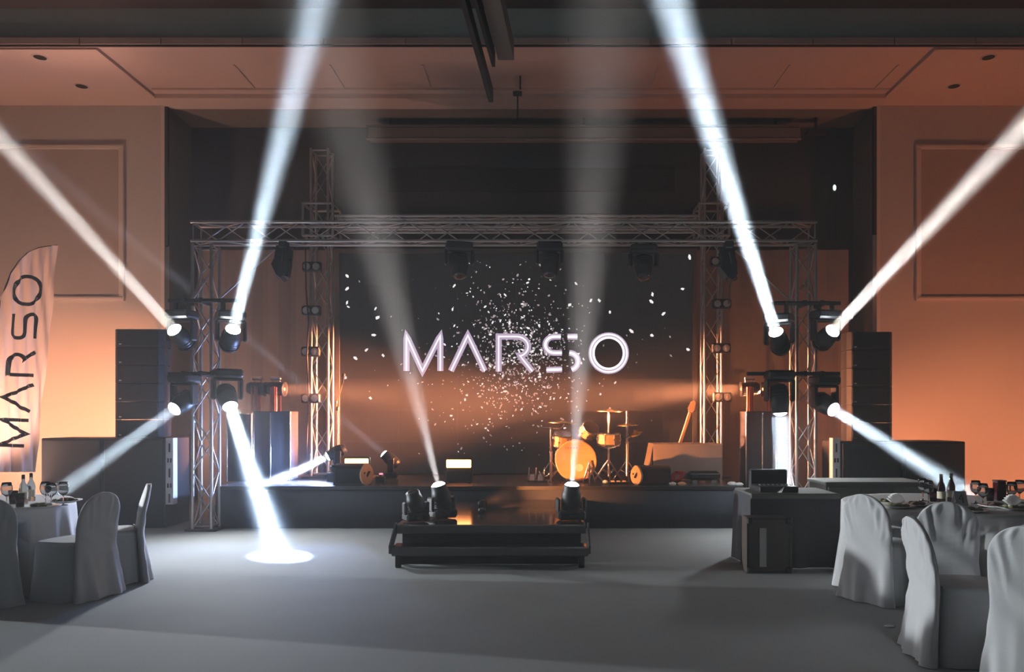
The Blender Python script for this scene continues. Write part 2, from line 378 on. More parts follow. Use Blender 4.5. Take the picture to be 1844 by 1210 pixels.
# recessed downlights
def downlight(px, py, label):
    Y = (ZS - HC) * F_PX / (CY - py); c = P(px, py, Y)
    t = thing('downlight', label, 'downlight', c, 'recessed downlights in the soffit')
    MB().lathe([(0.085, -0.004), (0.11, -0.012), (0.11, 0.0)], c, n=20).build('ring', 'trim', t)
    MB().lathe([(0.0, 0.012), (0.06, 0.0), (0.085, -0.006)], c, (0, 0, 1), 20).build('reflector', 'darkgap', t)
downlight(72, 103, 'recessed soffit downlight nearest the upper left corner')
downlight(147, 155, 'recessed soffit downlight above the left framed wall panel')
downlight(1780, 103, 'recessed soffit downlight nearest the upper right corner')
downlight(1718, 155, 'recessed soffit downlight above the right framed wall panel')
# hanging rail under the hall ceiling
a, b = P(838, 5, 8.6), P(884, 172, 10.2); d = (a - b).normalized(); a2 = b + d * 4.0
t = thing('hanging_rail', 'dark double rail hanging under the hall ceiling in the middle', 'rail', (b + a2) / 2)
sd = V((1, 0, 0))
def slat(o0, o1, wz, wx, name, m):
    mb = MB(); p, q = b + o0, a2 + o1
    vs = [p + V((sx * wx, 0, sz * wz)) for sx, sz in ((-1, -1), (1, -1), (1, 1), (-1, 1))] + [q + V((sx * wx, 0, sz * wz)) for sx, sz in ((-1, -1), (1, -1), (1, 1), (-1, 1))]
    mb.add(vs, [(0, 1, 2, 3), (7, 6, 5, 4)] + [(i, i + 4, (i + 1) % 4 + 4, (i + 1) % 4) for i in range(4)]).build(name, m, t)
slat(V((0, 0, 0)), V((0, 0, 0)), 0.09, 0.03, 'rail', 'rail')
slat(V((0.07, -0.5, 0.25)), V((0.1, 0, 0.0)), 0.10, 0.02, 'rail', 'rail')
slat(V((0.22, -0.4, 0.40)), V((0.28, 0, 0.08)), 0.12, 0.10, 'side_board', 'railside')
for k in (0.35, 0.8):
    q = b + (a2 - b) * k; rod('hanger_rod', 'rail', q + V((0.1, 0, 0.05)), (q.x + 0.1, q.y, ZH), 0.012, t)
# projector pole
c = P(932, 165, 12.0)
t = thing('ceiling_bracket', 'small ceiling bracket with a thin drop rod in the middle of the soffit', 'bracket', c)
MB().bb((c.x - 0.03, c.y - 0.03, c.z - 0.02), (c.x + 0.05, c.y + 0.03, ZS + 0.06)).build('mount_plate', 'soffit', t)
MB().bb((c.x + 0.03, c.y - 0.04, c.z + 0.02), (c.x + 0.055, c.y - 0.02, ZS + 0.04)).build('cable', 'rail', t)
MB().rbox(c + V((0, 0, -0.03)), (0.14, 0.10, 0.05), 0.01).build('bracket', 'rail', t)
rod('drop_rod', 'rail', c, c + V((0, 0, -0.42)), 0.012, t)

# ------------------------------------------------------------------ stage and steps
SY, SZ = 10.42, 0.564
SX0, SX1 = P(387, 0, SY).x, P(1339, 0, SY).x
t = thing('stage', 'wide black stage platform with dark skirt across the hall', 'stage', ((SX0 + SX1) / 2, SY, 0))
MB().bb((SX0, SY + 0.01, SZ - 0.06), (SX1, 13.1, SZ)).build('deck', 'deck', t)
sk = MB(); n = 160
for k in range(n + 1):
    x = SX0 + (SX1 - SX0) * k / n; y = SY + 0.012 * math.sin(k * 0.9) * (0.6 + 0.4 * math.sin(k * 0.21))
    sk.v += [(x, y + 0.008, 0), (x, SY + 0.008, SZ - 0.03), (x, SY + 0.05, SZ - 0.03), (x, y + 0.05, 0)]
for k in range(n):
    for j in range(4):
        q, r_ = k * 4 + j, k * 4 + (j + 1) % 4; sk.f.append((q, q + 4, r_ + 4, r_)); sk.sm.append(True)
sk.build('skirt', 'skirt', t)
MB().bb((SX0, SY - 0.004, SZ - 0.045), (SX1, SY + 0.012, SZ + 0.002)).build('front_edge', 'blackmetal', t)
for X in (SX0, SX1 - 0.04): MB().bb((X, SY + 0.05, 0), (X + 0.04, 13.1, SZ - 0.06)).build('side_skirt', 'skirt', t)

DZ, DY0 = 0.386, 8.0
DX0, DX1 = P(716, 0, DY0).x, P(1052, 0, DY0).x
t = thing('stage_walkway', 'low glossy black walkway platform leading from the stage', 'platform', ((DX0 + DX1) / 2, 9, 0))
ym = 8.86
MB().bb((DX0, DY0 + 0.02, DZ - 0.05), (DX1, ym - 0.006, DZ)).build('deck_panel', 'gloss', t)
MB().bb((DX0, ym + 0.006, DZ - 0.05), (DX1, SY - 0.02, DZ)).build('deck_panel', 'gloss', t)
MB().bb((DX0 - 0.01, ym - 0.006, DZ - 0.06), (DX1 + 0.01, ym + 0.006, DZ - 0.008)).build('joint', 'darkgap', t)
MB().rbox(((DX0 + DX1) / 2, DY0, DZ - 0.045), (DX1 - DX0 + 0.02, 0.04, 0.09), 0.012).build('edge_profile', 'deckedge', t)
for X in (DX0 - 0.005, DX1 + 0.005): MB().bb((X - 0.01, DY0, DZ - 0.09), (X + 0.01, SY - 0.02, DZ - 0.002)).build('side_profile', 'deckedge', t)
MB().bb((DX0 + 0.03, DY0 + 0.10, 0.0), (DX1 - 0.03, DY0 + 0.13, DZ - 0.08)).build('front_cloth', 'skirt', t)
for X in (DX0 + 0.03, DX1 - 0.06): MB().bb((X, DY0 + 0.13, 0.0), (X + 0.03, SY - 0.03, DZ - 0.08)).build('side_cloth', 'skirt', t)
t = thing('stage_step', 'low black step with grey edge at the front of the walkway', 'step', ((DX0 + DX1) / 2, 7.8, 0))
STZ = 0.204; sx0, sx1 = P(706, 0, 7.72).x, P(1058, 0, 7.72).x
MB().bb((sx0, 7.74, STZ - 0.045), (sx1, DY0 - 0.025, STZ)).build('tread', 'gloss', t)
MB().rbox(((sx0 + sx1) / 2, 7.72, STZ - 0.045), (sx1 - sx0 + 0.02, 0.04, 0.09), 0.012).build('edge_profile', 'deckedge', t)
MB().bb((sx0 + 0.08, 7.80, 0.02), (sx1 - 0.08, 7.82, STZ - 0.05)).build('riser', 'skirt', t)
for X in (sx0 + 0.03, sx1 - 0.09):
    for Y in (7.73, 7.9): MB().rbox((X + 0.03, Y, (STZ - 0.05) / 2), (0.06, 0.05, STZ - 0.05), 0.006).build('leg', 'black', t)
for X, s_ in ((sx0, -1), (sx1, 1)):
    mb = MB(); pts = [(7.70, 0.14), (7.70, 0.22), (8.0, 0.40), (8.06, 0.40), (8.06, 0.30), (7.78, 0.13)]
    mb.prism(pts, lambda y, z: V((X + s_ * 0.012, y, z)), lambda y, z: V((X + s_ * 0.030, y, z))).build('side_plate', 'deckedge', t)

# ------------------------------------------------------------------ trusses
def truss(name, label, p0, p1, group, size=0.29, pitch=0.36, rc=0.022, rb=0.009, phase=0):
    p0, p1 = V(p0), V(p1); d = (p1 - p0).normalized(); L = (p1 - p0).length
    u = V((0, 1, 0)); s_ = d.cross(u).normalized(); h = size / 2 - rc
    t = thing(name, label, 'truss', p0, group)
    cs = [s_ * h + u * h, s_ * -h + u * h, s_ * -h - u * h, s_ * h - u * h]
    for c in cs: rod('chord', 'alu', p0 + c, p1 + c, rc, t, 10)
    n = max(2, round(L / pitch)); q = L / n
    for i in range(4):
        a, b = cs[i], cs[(i + 1) % 4]
        for k in range(n):
            e0, e1 = (a, b) if (k + i + phase) % 2 else (b, a)
            rod('brace', 'alu', p0 + d * (k * q) + e0, p0 + d * ((k + 1) * q) + e1, rb, t)
        for e in (0.03, L - 0.03): rod('end_strut', 'alu', p0 + d * e + a, p0 + d * e + b, rb * 1.3, t)
    return t
TY = 10.30; TS = 0.29
cxl, cxr = P(371, 0, TY).x, P(1446, 0, TY).x
zb0 = P(0, 437, TY - .14).z; zb1 = P(0, 395, TY - .14).z; zbc = (zb0 + zb1) / 2
xl_, xr_ = cxl - 0.145, cxr + 0.145
G = 'aluminium lighting trusses around the stage'
tl = truss('truss_column', 'aluminium truss column standing on the floor at the left stage corner', (cxl, TY, 0.03), (cxl, TY, zb0 - 0.005), G)
tr = truss('truss_column', 'aluminium truss column at the right stage corner beside the white lit lamp', (cxr, TY, 0.03), (cxr, TY, zb0 - 0.005), G, phase=1)
for t_, X in ((tl, cxl), (tr, cxr)):
    MB().rbox((X, TY, 0.015), (0.42, 0.36, 0.03), 0.008).build('base_plate', 'blackmetal', t_)
truss('truss_beam', 'long horizontal aluminium truss beam spanning both stage columns', (xl_, TY, zbc), (xr_, TY, zbc), G, pitch=0.36)
# towers behind, carrying the screen
UY = 11.95
txl, txr = P(580, 0, UY).x, P(1281, 0, UY).x
ztop = P(0, 272, UY).z
t1 = truss('truss_tower', 'tall dim truss tower beside the left edge of the screen', (txl, UY, SZ + 0.03), (txl, UY, ztop), G, size=0.30, pitch=0.42)
t2 = truss('truss_tower', 'tall dim truss tower beside the right edge of the screen', (txr, UY, SZ + 0.03), (txr, UY, ztop), G, size=0.30, pitch=0.42, phase=1)
for t_, X in ((t1, txl), (t2, txr)): MB().rbox((X, UY, SZ + 0.015), (0.5, 0.5, 0.03), 0.008).build('base_plate', 'blackmetal', t_)
zh0, zh1 = P(0, 418, UY).z, P(0, 389, UY).z
truss('header_truss', 'horizontal truss carrying the screen between the two towers', (txl + 0.21, UY, (zh0 + zh1) / 2), (txr - 0.21, UY, (zh0 + zh1) / 2), G, size=0.25, pitch=0.45)
zs0, zs1 = P(0, 430, UY).z, P(0, 373, UY).z
for X, lab in ((txl, 'square aluminium sleeve block around the left truss tower'), (txr, 'square aluminium sleeve block around the right truss tower')):
    t = thing('truss_sleeve', lab, 'truss sleeve', (X, UY, zs0), 'sleeve blocks on the truss towers'); h = 0.225
    for sx in (-1, 1):
        for sy in (-1, 1): rod('post', 'alu', (X + sx * h, UY + sy * h, zs0), (X + sx * h, UY + sy * h, zs1), 0.024, t, 8)
    for z in (zs0, zs1):
        for sx in (-1, 1):
            rod('rail', 'alu', (X + sx * h, UY - h, z), (X + sx * h, UY + h, z), 0.02, t, 8); rod('rail', 'alu', (X - h, UY + sx * h, z), (X + h, UY + sx * h, z), 0.02, t, 8)
# corner braces
for p, q, lab in ((P(389, 544, TY), P(505, 440, TY), 'thin diagonal brace pipe from the left truss column to the beam'), (P(1312, 440, TY), P(1428, 546, TY), 'thin diagonal brace pipe from the right truss column to the beam')):
    tag(MB().cyl(p, q, 0.012, n=8).build('brace_pipe', 'alu'), lab, 'brace pipe', 'diagonal brace pipes')

# ------------------------------------------------------------------ moving heads
def head(label, L, d, mode='hang', s=1.0, lens='lens', cat='stage light', group='moving head lights', bar_z=None, yaw=None, bz_=0.30):
    """L lens centre, d aiming direction; the base is above (hang) or below (stand)"""
    L, d = V(L), V(d).normalized(); u = V((0, 0, 1 if mode == 'hang' else -1))
    p = L - d * 0.19 * s
    a = d.cross(V((0, 0, 1)))
    a = a.normalized() if a.length > 0.15 else V((1, 0, 0))
    if yaw is not None: a = V((math.cos(yaw), math.sin(yaw), 0))
    f = V((0, 0, 1)).cross(a); rot = Matrix((a, f, V((0, 0, 1)))).transposed()
    bz = bz_ * s; kz = bz_ / 0.30
    t = thing('moving_head_light', label, cat, p + u * bz, group)
    MB().rbox(p + u * bz, (0.34 * s, 0.26 * s, 0.11 * s), 0.025 * s, rot).build('base', 'black', t)
    b = MB().rbox(p + u * bz - f * 0.132 * s, (0.12 * s, 0.012, 0.05 * s), 0.004, rot).build('display', 'lensoff', t)
    y = MB(); y.rbox(p + u * 0.225 * kz * s, (0.36 * s, 0.12 * s, 0.035 * s), 0.012 * s, rot)
    for k in (-1, 1):
        y.rbox(p + a * k * 0.165 * s + u * 0.10 * kz * s, (0.045 * s, 0.13 * s, 0.27 * kz * s), 0.018 * s, rot)
    y.build('yoke', 'black', t)
    h = MB(); h.lathe([(0.0, -0.19), (0.07, -0.185), (0.105, -0.15), (0.118, -0.06), (0.12, 0.05), (0.108, 0.11), (0.10, 0.12), (0.10, 0.175), (0.092, 0.188), (0.088, 0.175)], (0, 0, 0), (0, 0, 1), 24)
    q = d.to_track_quat('Z', 'Y').to_matrix(); h.v = [tuple(p + q @ (V(v) * s)) for v in h.v]
    hd = h.build('head', 'black', t)
    for k in (-0.10, -0.06, -0.02): 
        r_ = MB().lathe([(0.119 * s, -0.006 * s), (0.126 * s, 0.0), (0.119 * s, 0.006 * s)], p + d * k * s, d, 24).build('cooling_fin', 'blackmetal', hd)
    MB().lathe([(0.0, 0.042 * s), (0.03 * s, 0.040 * s), (0.06 * s, 0.030 * s), (0.08 * s, 0.014 * s), (0.089 * s, 0.0)], p + d * 0.174 * s, d, 24).build('lens', lens, hd)
    if mode == 'hang' and bar_z:
        for k in (-1, 1):
            c = p + a * k * 0.09 * s; MB().bb((c.x - 0.02, c.y - 0.025, p.z + bz + 0.05 * s), (c.x + 0.02, c.y + 0.025, bar_z + 0.02)).build('clamp', 'blackmetal', t)
    else:
        for k in (-1, 1):
            for k2 in (-1, 1): 
                c = p + u * (bz + 0.06 * s) + a * k * 0.13 * s + f * k2 * 0.09 * s; MB().cyl(c, c - u * 0.02 * s, 0.018 * s, n=8).build('foot', 'black', t)
    return t
def beam(L, d, power, color=(0.86, 0.94, 1.0), dia=0.14, spread=3.0):
    L, d = V(L), V(d).normalized()
    area_light('beam_lamp', L + d * 0.04, d, power, color, dia, spread)

BAR_Y = 9.90
def tbar(label, px0, px1, py):
    p, q = P(px0, py, BAR_Y), P(px1, py, BAR_Y)
    t = thing('light_bar', label, 'light bar', (p + q) / 2, 'black light bars on the truss columns')
    MB().cyl(p, q, 0.026, n=12).build('pipe', 'blackmetal', t)
    X = cxl if p.x < 0 else cxr
    for k in (-0.11, 0.11): MB().bb((X + k - 0.02, BAR_Y - 0.03, p.z - 0.035), (X + k + 0.02, TY - 0.145, p.z + 0.035)).build('clamp', 'blackmetal', t)
    return p.z
z1 = tbar('black light bar across the left truss column, upper one', 304, 425, 541)
z2 = tbar('black light bar across the left truss column, lower one', 304, 425, 673)
z3 = tbar('black light bar across the right truss column, upper one', 1395, 1513, 546)
z4 = tbar('black light bar across the right truss column, lower one', 1345, 1512, 673)
COOL = (0.69, 0.86, 1.0); WARM = (1.0, 0.93, 0.86)
BEAMS = [  # label, lens pixel, depth, far point (pixel, depth), bar, power, colour, spread
 ('moving head light on the left upper bar, beam rising to the left edge', (313, 593), 9.78, (-10, 238), 7.2, z1, 109, WARM, 2.6),
 ('moving head light on the left upper bar, broad beam rising to the ceiling', (420, 592), 9.78, (571, 5), 7.0, z1, 218, COOL, 5.0),
 ('moving head light on the left lower bar, beam falling onto the left table', (313, 737), 9.78, (-30, 985), 7.6, z2, 109, COOL, 4.0),
 ('moving head light on the left lower bar, beam making the white floor pool', (415, 733), 9.78, (502, 1000), 8.4, z2, 572, COOL, 7.0),
 ('moving head light on the right upper bar, broad beam rising to the ceiling', (1397, 597), 9.78, (1208, 5), 7.0, z3, 382, COOL, 5.0),
 ('moving head light on the right upper bar, beam rising to the right edge', (1500, 595), 9.78, (1850, 222), 6.8, z3, 164, WARM, 3.0),
 ('moving head light on the right lower bar, shining straight down beside the column', (1405, 745), 9.78, (1417, 965), 9.65, z4, 473, COOL, 6.0),
 ('moving head light on the right lower bar, beam falling onto the right table', (1502, 738), 9.78, (1860, 963), 7.3, z4, 200, COOL, 5.0),
]
for lab, lp, Y, ep, EY, bz, pw, colr, sp in BEAMS:
    L = P(lp[0], lp[1], Y); d = (P(ep[0], ep[1], EY) - L).normalized()
    head(lab, L, d, 'hang', 1.0, bar_z=bz); beam(L, d, pw, colr, 0.22 if sp == 6.0 else 0.14, sp)
    if pw > 500: beam(L, d, 190, (0.42, 0.62, 1.0), 0.16, 13)
    if pw > 400: area_light('spill_lamp', L + d * 0.05, (d + V((0, -0.5, 0.1))).normalized(), 92 if pw > 500 else 25, (0.92, 0.97, 1.0), 0.15, 170)
# heads standing on the walkway
for lab, lp, Y, ep, EY, pw, yaw in (('moving head light standing on the left side of the walkway', (789, 872), 8.45, (684, 455), 7.9, 68, 0.75),
                              ('moving head light standing on the right side of the walkway', (1030, 872), 8.3, (1062, 420), 7.8, 68, 0.15)):
    L = P(lp[0], lp[1], Y); d = (P(ep[0], ep[1], EY) - L).normalized()
    s = (L.z - DZ - 0.01) / (0.25 + 0.19 * d.z)
    head(lab, L, d, 'stand', s, yaw=yaw, bz_=0.19); beam(L, d, pw, (1.0, 0.95, 0.92), 0.06, 13)
Lh = P(742, 884, 8.2)
head('large unlit moving head at the front left corner of the walkway', Lh, V((-0.25, -0.2, 0.95)), 'stand', (Lh.z - DZ - 0.01) / (0.25 + 0.19 * 0.95), 'lensoff', yaw=0.5, bz_=0.19)
# unlit heads hanging from the beam
for px, py, sc, d, lab in ((827, 480, 1.05, (0.05, -0.35, -1), 'unlit moving head hanging from the truss beam left of the screen centre'),
                   (990, 478, 1.0, (0.0, -0.3, -1), 'unlit moving head hanging from the middle of the truss beam'),
                   (1160, 482, 1.05, (0.0, -0.55, -1), 'unlit moving head hanging from the truss beam right of the screen centre')):
    L = P(px, py + 18, TY - 0.1); head(lab, L, V(d), 'hang', sc, 'lensoff', bar_z=zb0 + 0.02, bz_=0.2)
# ------------------------------------------------------------------ lettering as strokes
def arc(cx, cy, rx, ry, a0, a1, n=12):
    return [(cx + rx * math.cos(R(a0 + (a1 - a0) * k / n)), cy + ry * math.sin(R(a0 + (a1 - a0) * k / n))) for k in range(n + 1)]
GLYPH = {
 'M': [[(0, 0), (0, 1), (0.47, 0.0), (1, 1), (1, 0)]],
 'A': [[(0, 0), (0.5, 1), (1, 0)]],
 'R': [[(0, 0), (0, 0.94), (0.42, 0.94)] + arc(0.5, 0.67, 0.33, 0.27, 95, -70) + [(0.60, 0.42), (0.95, 0.0)]],
 'S': [[(0.98, 0.95), (0.30, 0.95)] + arc(0.27, 0.725, 0.27, 0.225, 90, 270) + [(0.70, 0.5)] + arc(0.73, 0.265, 0.27, 0.235, 90, -90) + [(0.0, 0.03)]],
 'O': [arc(0.5, 0.5, 0.5, 0.5, 0, 360, 40)],
}
def stroke(mb, pts, w, fn, off0, off1, sub=0.2):
    """a flat-topped band along pts (2D), mapped to 3D by fn(x, y, offset)"""
    q = [V(p) for p in pts]; closed = (q[0] - q[-1]).length < 1e-6
    r = [q[0]]
    for a, b in zip(q, q[1:]):
        k = max(1, int((b - a).length / sub))
        r += [a + (b - a) * (i + 1) / k for i in range(k)]
    n = len(r); vs = []
    for i, p in enumerate(r):
        if closed: d0 = (r[i] - r[(i - 1) if i else n - 2]); d1 = (r[(i + 1) if i < n - 1 else 1] - r[i])
        else: d0 = r[max(i, 1)] - r[max(i, 1) - 1]; d1 = r[min(i + 1, n - 1)] - r[min(i, n - 2)]
        d0 = d0.normalized(); d1 = d1.normalized(); t = (d0 + d1)
        t = t.normalized() if t.length > 1e-4 else d0
        nrm = V((-t.y, t.x)); k = 1 / max(0.5, nrm.dot(V((-d0.y, d0.x))))
        for s_ in (-1, 1):
            e = p + nrm * (s_ * w / 2 * k)
            vs += [fn(e.x, e.y, off0), fn(e.x, e.y, off1)]
    fs = []
    for i in range(n - 1):
        a, b = i * 4, (i + 1) * 4
        fs += [(a + 1, a + 3, b + 3, b + 1), (a, b, b + 2, a + 2), (a, a + 1, b + 1, b), (a + 2, b + 2, b + 3, a + 3)]
    fs += [(0, 2, 3, 1), (n * 4 - 4, n * 4 - 3, n * 4 - 1, n * 4 - 2)]
    mb.add(vs, fs)

# ------------------------------------------------------------------ LED wall
LY = 12.55
lx0, lx1 = P(612, 0, LY).x, P(1247, 0, LY).x; lz0, lz1 = SZ + 0.02, P(0, 456, LY).z
scr = thing('led_wall', 'large dark LED wall showing glowing letters and flecks behind the stage', 'screen', ((lx0 + lx1) / 2, LY, SZ))
# modules of the wall, side by side
ncx, ncz = 12, 7
cw, ch_ = (lx1 - lx0) / ncx, (lz1 - lz0) / ncz
cm = MB().rbox((0, 0.04, 0), (cw - 0.0006, 0.08, ch_ - 0.0006), 0.0002).mesh('led_module', M['screen'])
for i in range(ncx):
    for j in range(ncz):
        o = bpy.data.objects.new('led_module', cm); COL.objects.link(o)
        o.location = (lx0 + (i + 0.5) * cw, LY, lz0 + (j + 0.5) * ch_); attach(o, scr)
fw = 0.07
for a, b in (((lx0 - fw, lz0 - 0.02), (lx0, lz1 + fw)), ((lx1, lz0 - 0.02), (lx1 + fw, lz1 + fw)), ((lx0, lz1), (lx1, lz1 + fw))):
    MB().bb((a[0], LY - 0.03, a[1]), (b[0], LY + 0.12, b[1])).build('frame', 'frame', scr)
def on_screen(px, py, off): 
    p = P(px, py, LY); return V((p.x, LY - off, p.z))
for chh, x0, x1, y0, y1 in (('M', 732, 793, 604, 668), ('A', 812, 873, 604, 668), ('R', 898, 962, 602, 669), ('S', 982, 1041, 603, 668), ('O', 1065, 1127, 604, 668)):
    def g(pts): return [(x0 + (x1 - x0) * a, y1 - (y1 - y0) * b) for a, b in pts]
    m1, m2 = MB(), MB()
    for pts in GLYPH[chh]:
        q = g(pts)
        if chh == 'S':
            for seg in (q[:1] + [(1022, q[0][1])], [(1010, q[0][1])] + q[1:15] + [(1012, g([(0, .5)])[0][1])], q[16:28], [(1012, q[-1][1] - 1), (984, q[-1][1])]):
                stroke(m1, seg, 10.5, on_screen, 0.001, 0.005, 6); stroke(m2, seg, 4.5, on_screen, 0.005, 0.007, 6)
        else:
            stroke(m1, q, 11, on_screen, 0.001, 0.005, 6)
            if chh == 'O':
                stroke(m2, g(arc(0.5, 0.5, 0.53, 0.53, 0, 360, 40)), 3.0, on_screen, 0.005, 0.007, 6); stroke(m2, g(arc(0.5, 0.5, 0.44, 0.44, 0, 360, 40)), 4.0, on_screen, 0.005, 0.007, 6)
            else: stroke(m2, q, 2.6, on_screen, 0.005, 0.007, 6)
    lo = m1.build('letter', 'neon', scr, label='glowing lilac letter ' + chh); m2.build('letter_core', 'neonb', lo)
rnd = random.Random(7); fb, fd = MB(), MB()
def fleck(mb, px, py, r):
    n = rnd.choice((4, 5, 6)); a0 = rnd.random() * 6; el = rnd.uniform(1, 1.9); th = rnd.random() * 3.14
    vs = []
    for k in range(n):
        t = a0 + 6.283 * k / n; x, y = r * el * math.cos(t), r * math.sin(t) * rnd.uniform(0.6, 1.1)
        vs.append(on_screen(px + x * math.cos(th) - y * math.sin(th), py + x * math.sin(th) + y * math.cos(th), 0.0012))
    mb.add(vs, [tuple(range(n))])
cnt = 0
while cnt < 1350:
    k = rnd.random()
    if k < 0.62: x, y = rnd.gauss(935, 48), rnd.gauss(640, 52)
    elif k < 0.93: x, y = rnd.gauss(915, 85), rnd.gauss(665, 75)
    elif k < 0.975: x, y = rnd.gauss(890, 45), rnd.uniform(470, 600)
    else: x, y = rnd.uniform(618, 1240), rnd.uniform(470, 760)
    if not (616 < x < 1243 and 460 < y < 820): continue
    cnt += 1; r = abs(rnd.gauss(0, 1.0)) + 0.5
    if rnd.random() < 0.35: fleck(fb, x, y, min(r, 2.3))
    else: fleck(fd, x, y, min(r * 0.95, 2.0))
for x, y in ((1242, 463), (1229, 520), (1175, 530), (1173, 543), (1026, 549), (1098, 562), (1174, 604), (1137, 596), (1247 - 8, 629), (625, 497), (625, 520), (625, 545), (680, 572), (690, 640), (660, 630), (1064, 541), (1079, 541), (1195, 565), (673, 603), (640, 645), (622, 680), (667, 717)): fleck(fb, x, y, 3.0)
fb.build('bright_fleck', 'fleckb', scr, kind='stuff'); fd.build('dim_fleck', 'fleckd', scr, kind='stuff')

# ------------------------------------------------------------------ two-lamp blinders on the towers
def blinder(px, py, label):
    c = P(px, py, UY - 0.17); t = thing('blinder_lamp', label, 'blinder light', c, 'unlit two-lamp blinders on the truss towers')
    MB().rbox(c + V((0, 0.02, 0)), (0.29, 0.07, 0.15), 0.02).build('housing', 'black', t)
    for k in (-1, 1):
        q = c + V((k * 0.069, -0.016, 0))
        r_ = MB().lathe([(0.064, 0.0), (0.066, 0.012), (0.058, 0.014), (0.056, 0.004)], q, (0, -1, 0), 20).build('rim', 'blackmetal', t)
        MB().lathe([(0.0, 0.014), (0.03, 0.012), (0.057, 0.003)], q, (0, -1, 0), 20).build('lens', 'blinder', r_)
    MB().bb((c.x - 0.02, c.y + 0.05, c.z - 0.03), (c.x + 0.02, c.y + 0.07, c.z + 0.03)).build('clamp', 'blackmetal', t)
ordn = ('topmost', 'second from top', 'third from top', 'lowest')
for side, lst in (('left', ((561, 480), (560, 559), (559, 633), (559, 717))), ('right', ((1296, 471), (1300, 547), (1299, 627), (1301, 715)))):
    for i, (px, py) in enumerate(lst): blinder(px, py, '%s two-lamp blinder on the %s truss tower' % (ordn[i], side))
tag(MB().tube([P(550, 448, 11.75), P(551, 520, 11.75), P(556, 580, 11.75), P(553, 640, 11.75), P(556, 705, 11.75), P(553, 790, 11.8), P(552, 852, 11.85)], 0.012, 6).build('power_cable', 'black'), 'black power cable dangling down the left truss tower', 'cable')

# profile spots hanging from the beam
def profile(px, py, tilt, label):
    top = P(px, 437, TY - 0.1); t = thing('profile_spot', label, 'stage light', top, 'unlit profile spots on the truss beam')
    c = P(px, py, TY - 0.1); d = V((tilt, -0.25, -1)).normalized()
    f = V((0, -1, 0)); a = d.cross(f).normalized(); f = a.cross(d).normalized(); rot = Matrix((a, f, -d)).transposed()
    m = MB()
    pr = [(-0.085, 0.20), (0.085, 0.20), (0.10, 0.02), (0.135, -0.06), (0.06, -0.21), (0.0, -0.255), (-0.07, -0.18), (-0.085, -0.02)]
    m.prism(pr, lambda x, z: c + rot @ V((x, -0.085, z)), lambda x, z: c + rot @ V((x, 0.085, z))).build('body', 'blackmetal', t)
    MB().rbox(c + rot @ V((-0.012, 0.09, 0.05)), (0.016, 0.012, 0.16), 0.004, rot).build('vent_slot', 'deckedge', t)
    MB().lathe([(0.0, 0.0), (0.075, 0.0), (0.078, 0.03)], c + d * 0.19, d, 16).build('barrel', 'black', t)
    y = MB()
    for k in (-1, 1): y.cyl(c + a * k * 0.11 + V((0, 0, 0.02)), V((c.x + k * 0.11, c.y, zb0 - 0.06)), 0.012, n=8)
    y.bb((c.x - 0.14, c.y - 0.02, zb0 - 0.08), (c.x + 0.14, c.y + 0.02, zb0 - 0.05)); y.build('yoke', 'blackmetal', t)
    MB().rbox((c.x, c.y, zb0 - 0.02), (0.12, 0.10, 0.10), 0.015).build('clamp', 'black', t)
profile(511, 472, 0.02, 'black profile spot hanging from the left end of the truss beam')
profile(1312, 476, 0.12, 'black profile spot hanging from the right end of the truss beam')
tag(MB().tube([P(1314, 505, TY - 0.1), P(1314, 520, TY - 0.1), P(1312, 548, TY - .1)], 0.008, 6).build('safety_cable', 'black'), 'thin black cable hanging below the right profile spot', 'cable')

# ------------------------------------------------------------------ loudspeakers
def sub_stack(side):
    if side == 'left': xs = (P(72, 0, 10.45).x, P(297, 0, 10.45).x); y0, ztop = 10.45, P(0, 789, 10.45).z
    else: xs = (P(1514, 0, 10.45).x, P(1740, 0, 10.45).x); y0, ztop = 10.45, P(0, 795, 10.45).z
    xm = (xs[0] + xs[1]) / 2
    for i, (a, b) in enumerate(((xs[0], xm - 0.003), (xm + 0.003, xs[1]))):
        inner = (i == 1) if side == 'left' else (i == 0)
        lab = 'tall black subwoofer on the %s, %s' % (side, 'next to the truss column' if inner else 'on the outer side away from the stage')
        t = thing('subwoofer', lab, 'subwoofer', ((a + b) / 2, y0 + 0.35, 0), 'black subwoofers under the line arrays')
        MB().rbox(((a + b) / 2, y0 + 0.37, ztop / 2), (b - a, 0.70, ztop), 0.012).build('cabinet', 'cab', t)
        MB().rbox(((a + b) / 2, y0 + 0.008, ztop / 2), (b - a - 0.05, 0.02, ztop - 0.05), 0.006).build('grille', 'grille', t)
        if inner:
            X = b + 0.001 if side == 'left' else a - 0.001; s_ = 1 if side == 'left' else -1
            z0p, z1p = P(0, 905, 10.7).z, P(0, 788, 10.7).z
            if side == 'right': z0p = P(0, 890, 10.7).z
            pl = MB().bb((X, y0 + 0.02, z0p), (X + s_ * 0.10, y0 + 0.14, z1p)).build('side_plate', 'litplate', t, label='perforated side plate coloured pale for the stage light on it')
            for k in range(5):
                zz = z1p - 0.13 - k * 0.17
                for e in ((0.03, 0.07) if k % 2 else (0.05,)): MB().rbox((X + s_ * e, y0 + 0.018, zz), (0.022, 0.008, 0.12 if k % 2 == 0 else 0.06), 0.003).build('slot', 'darkgap', pl)
    return ztop
zl = sub_stack('left'); zr = sub_stack('right')
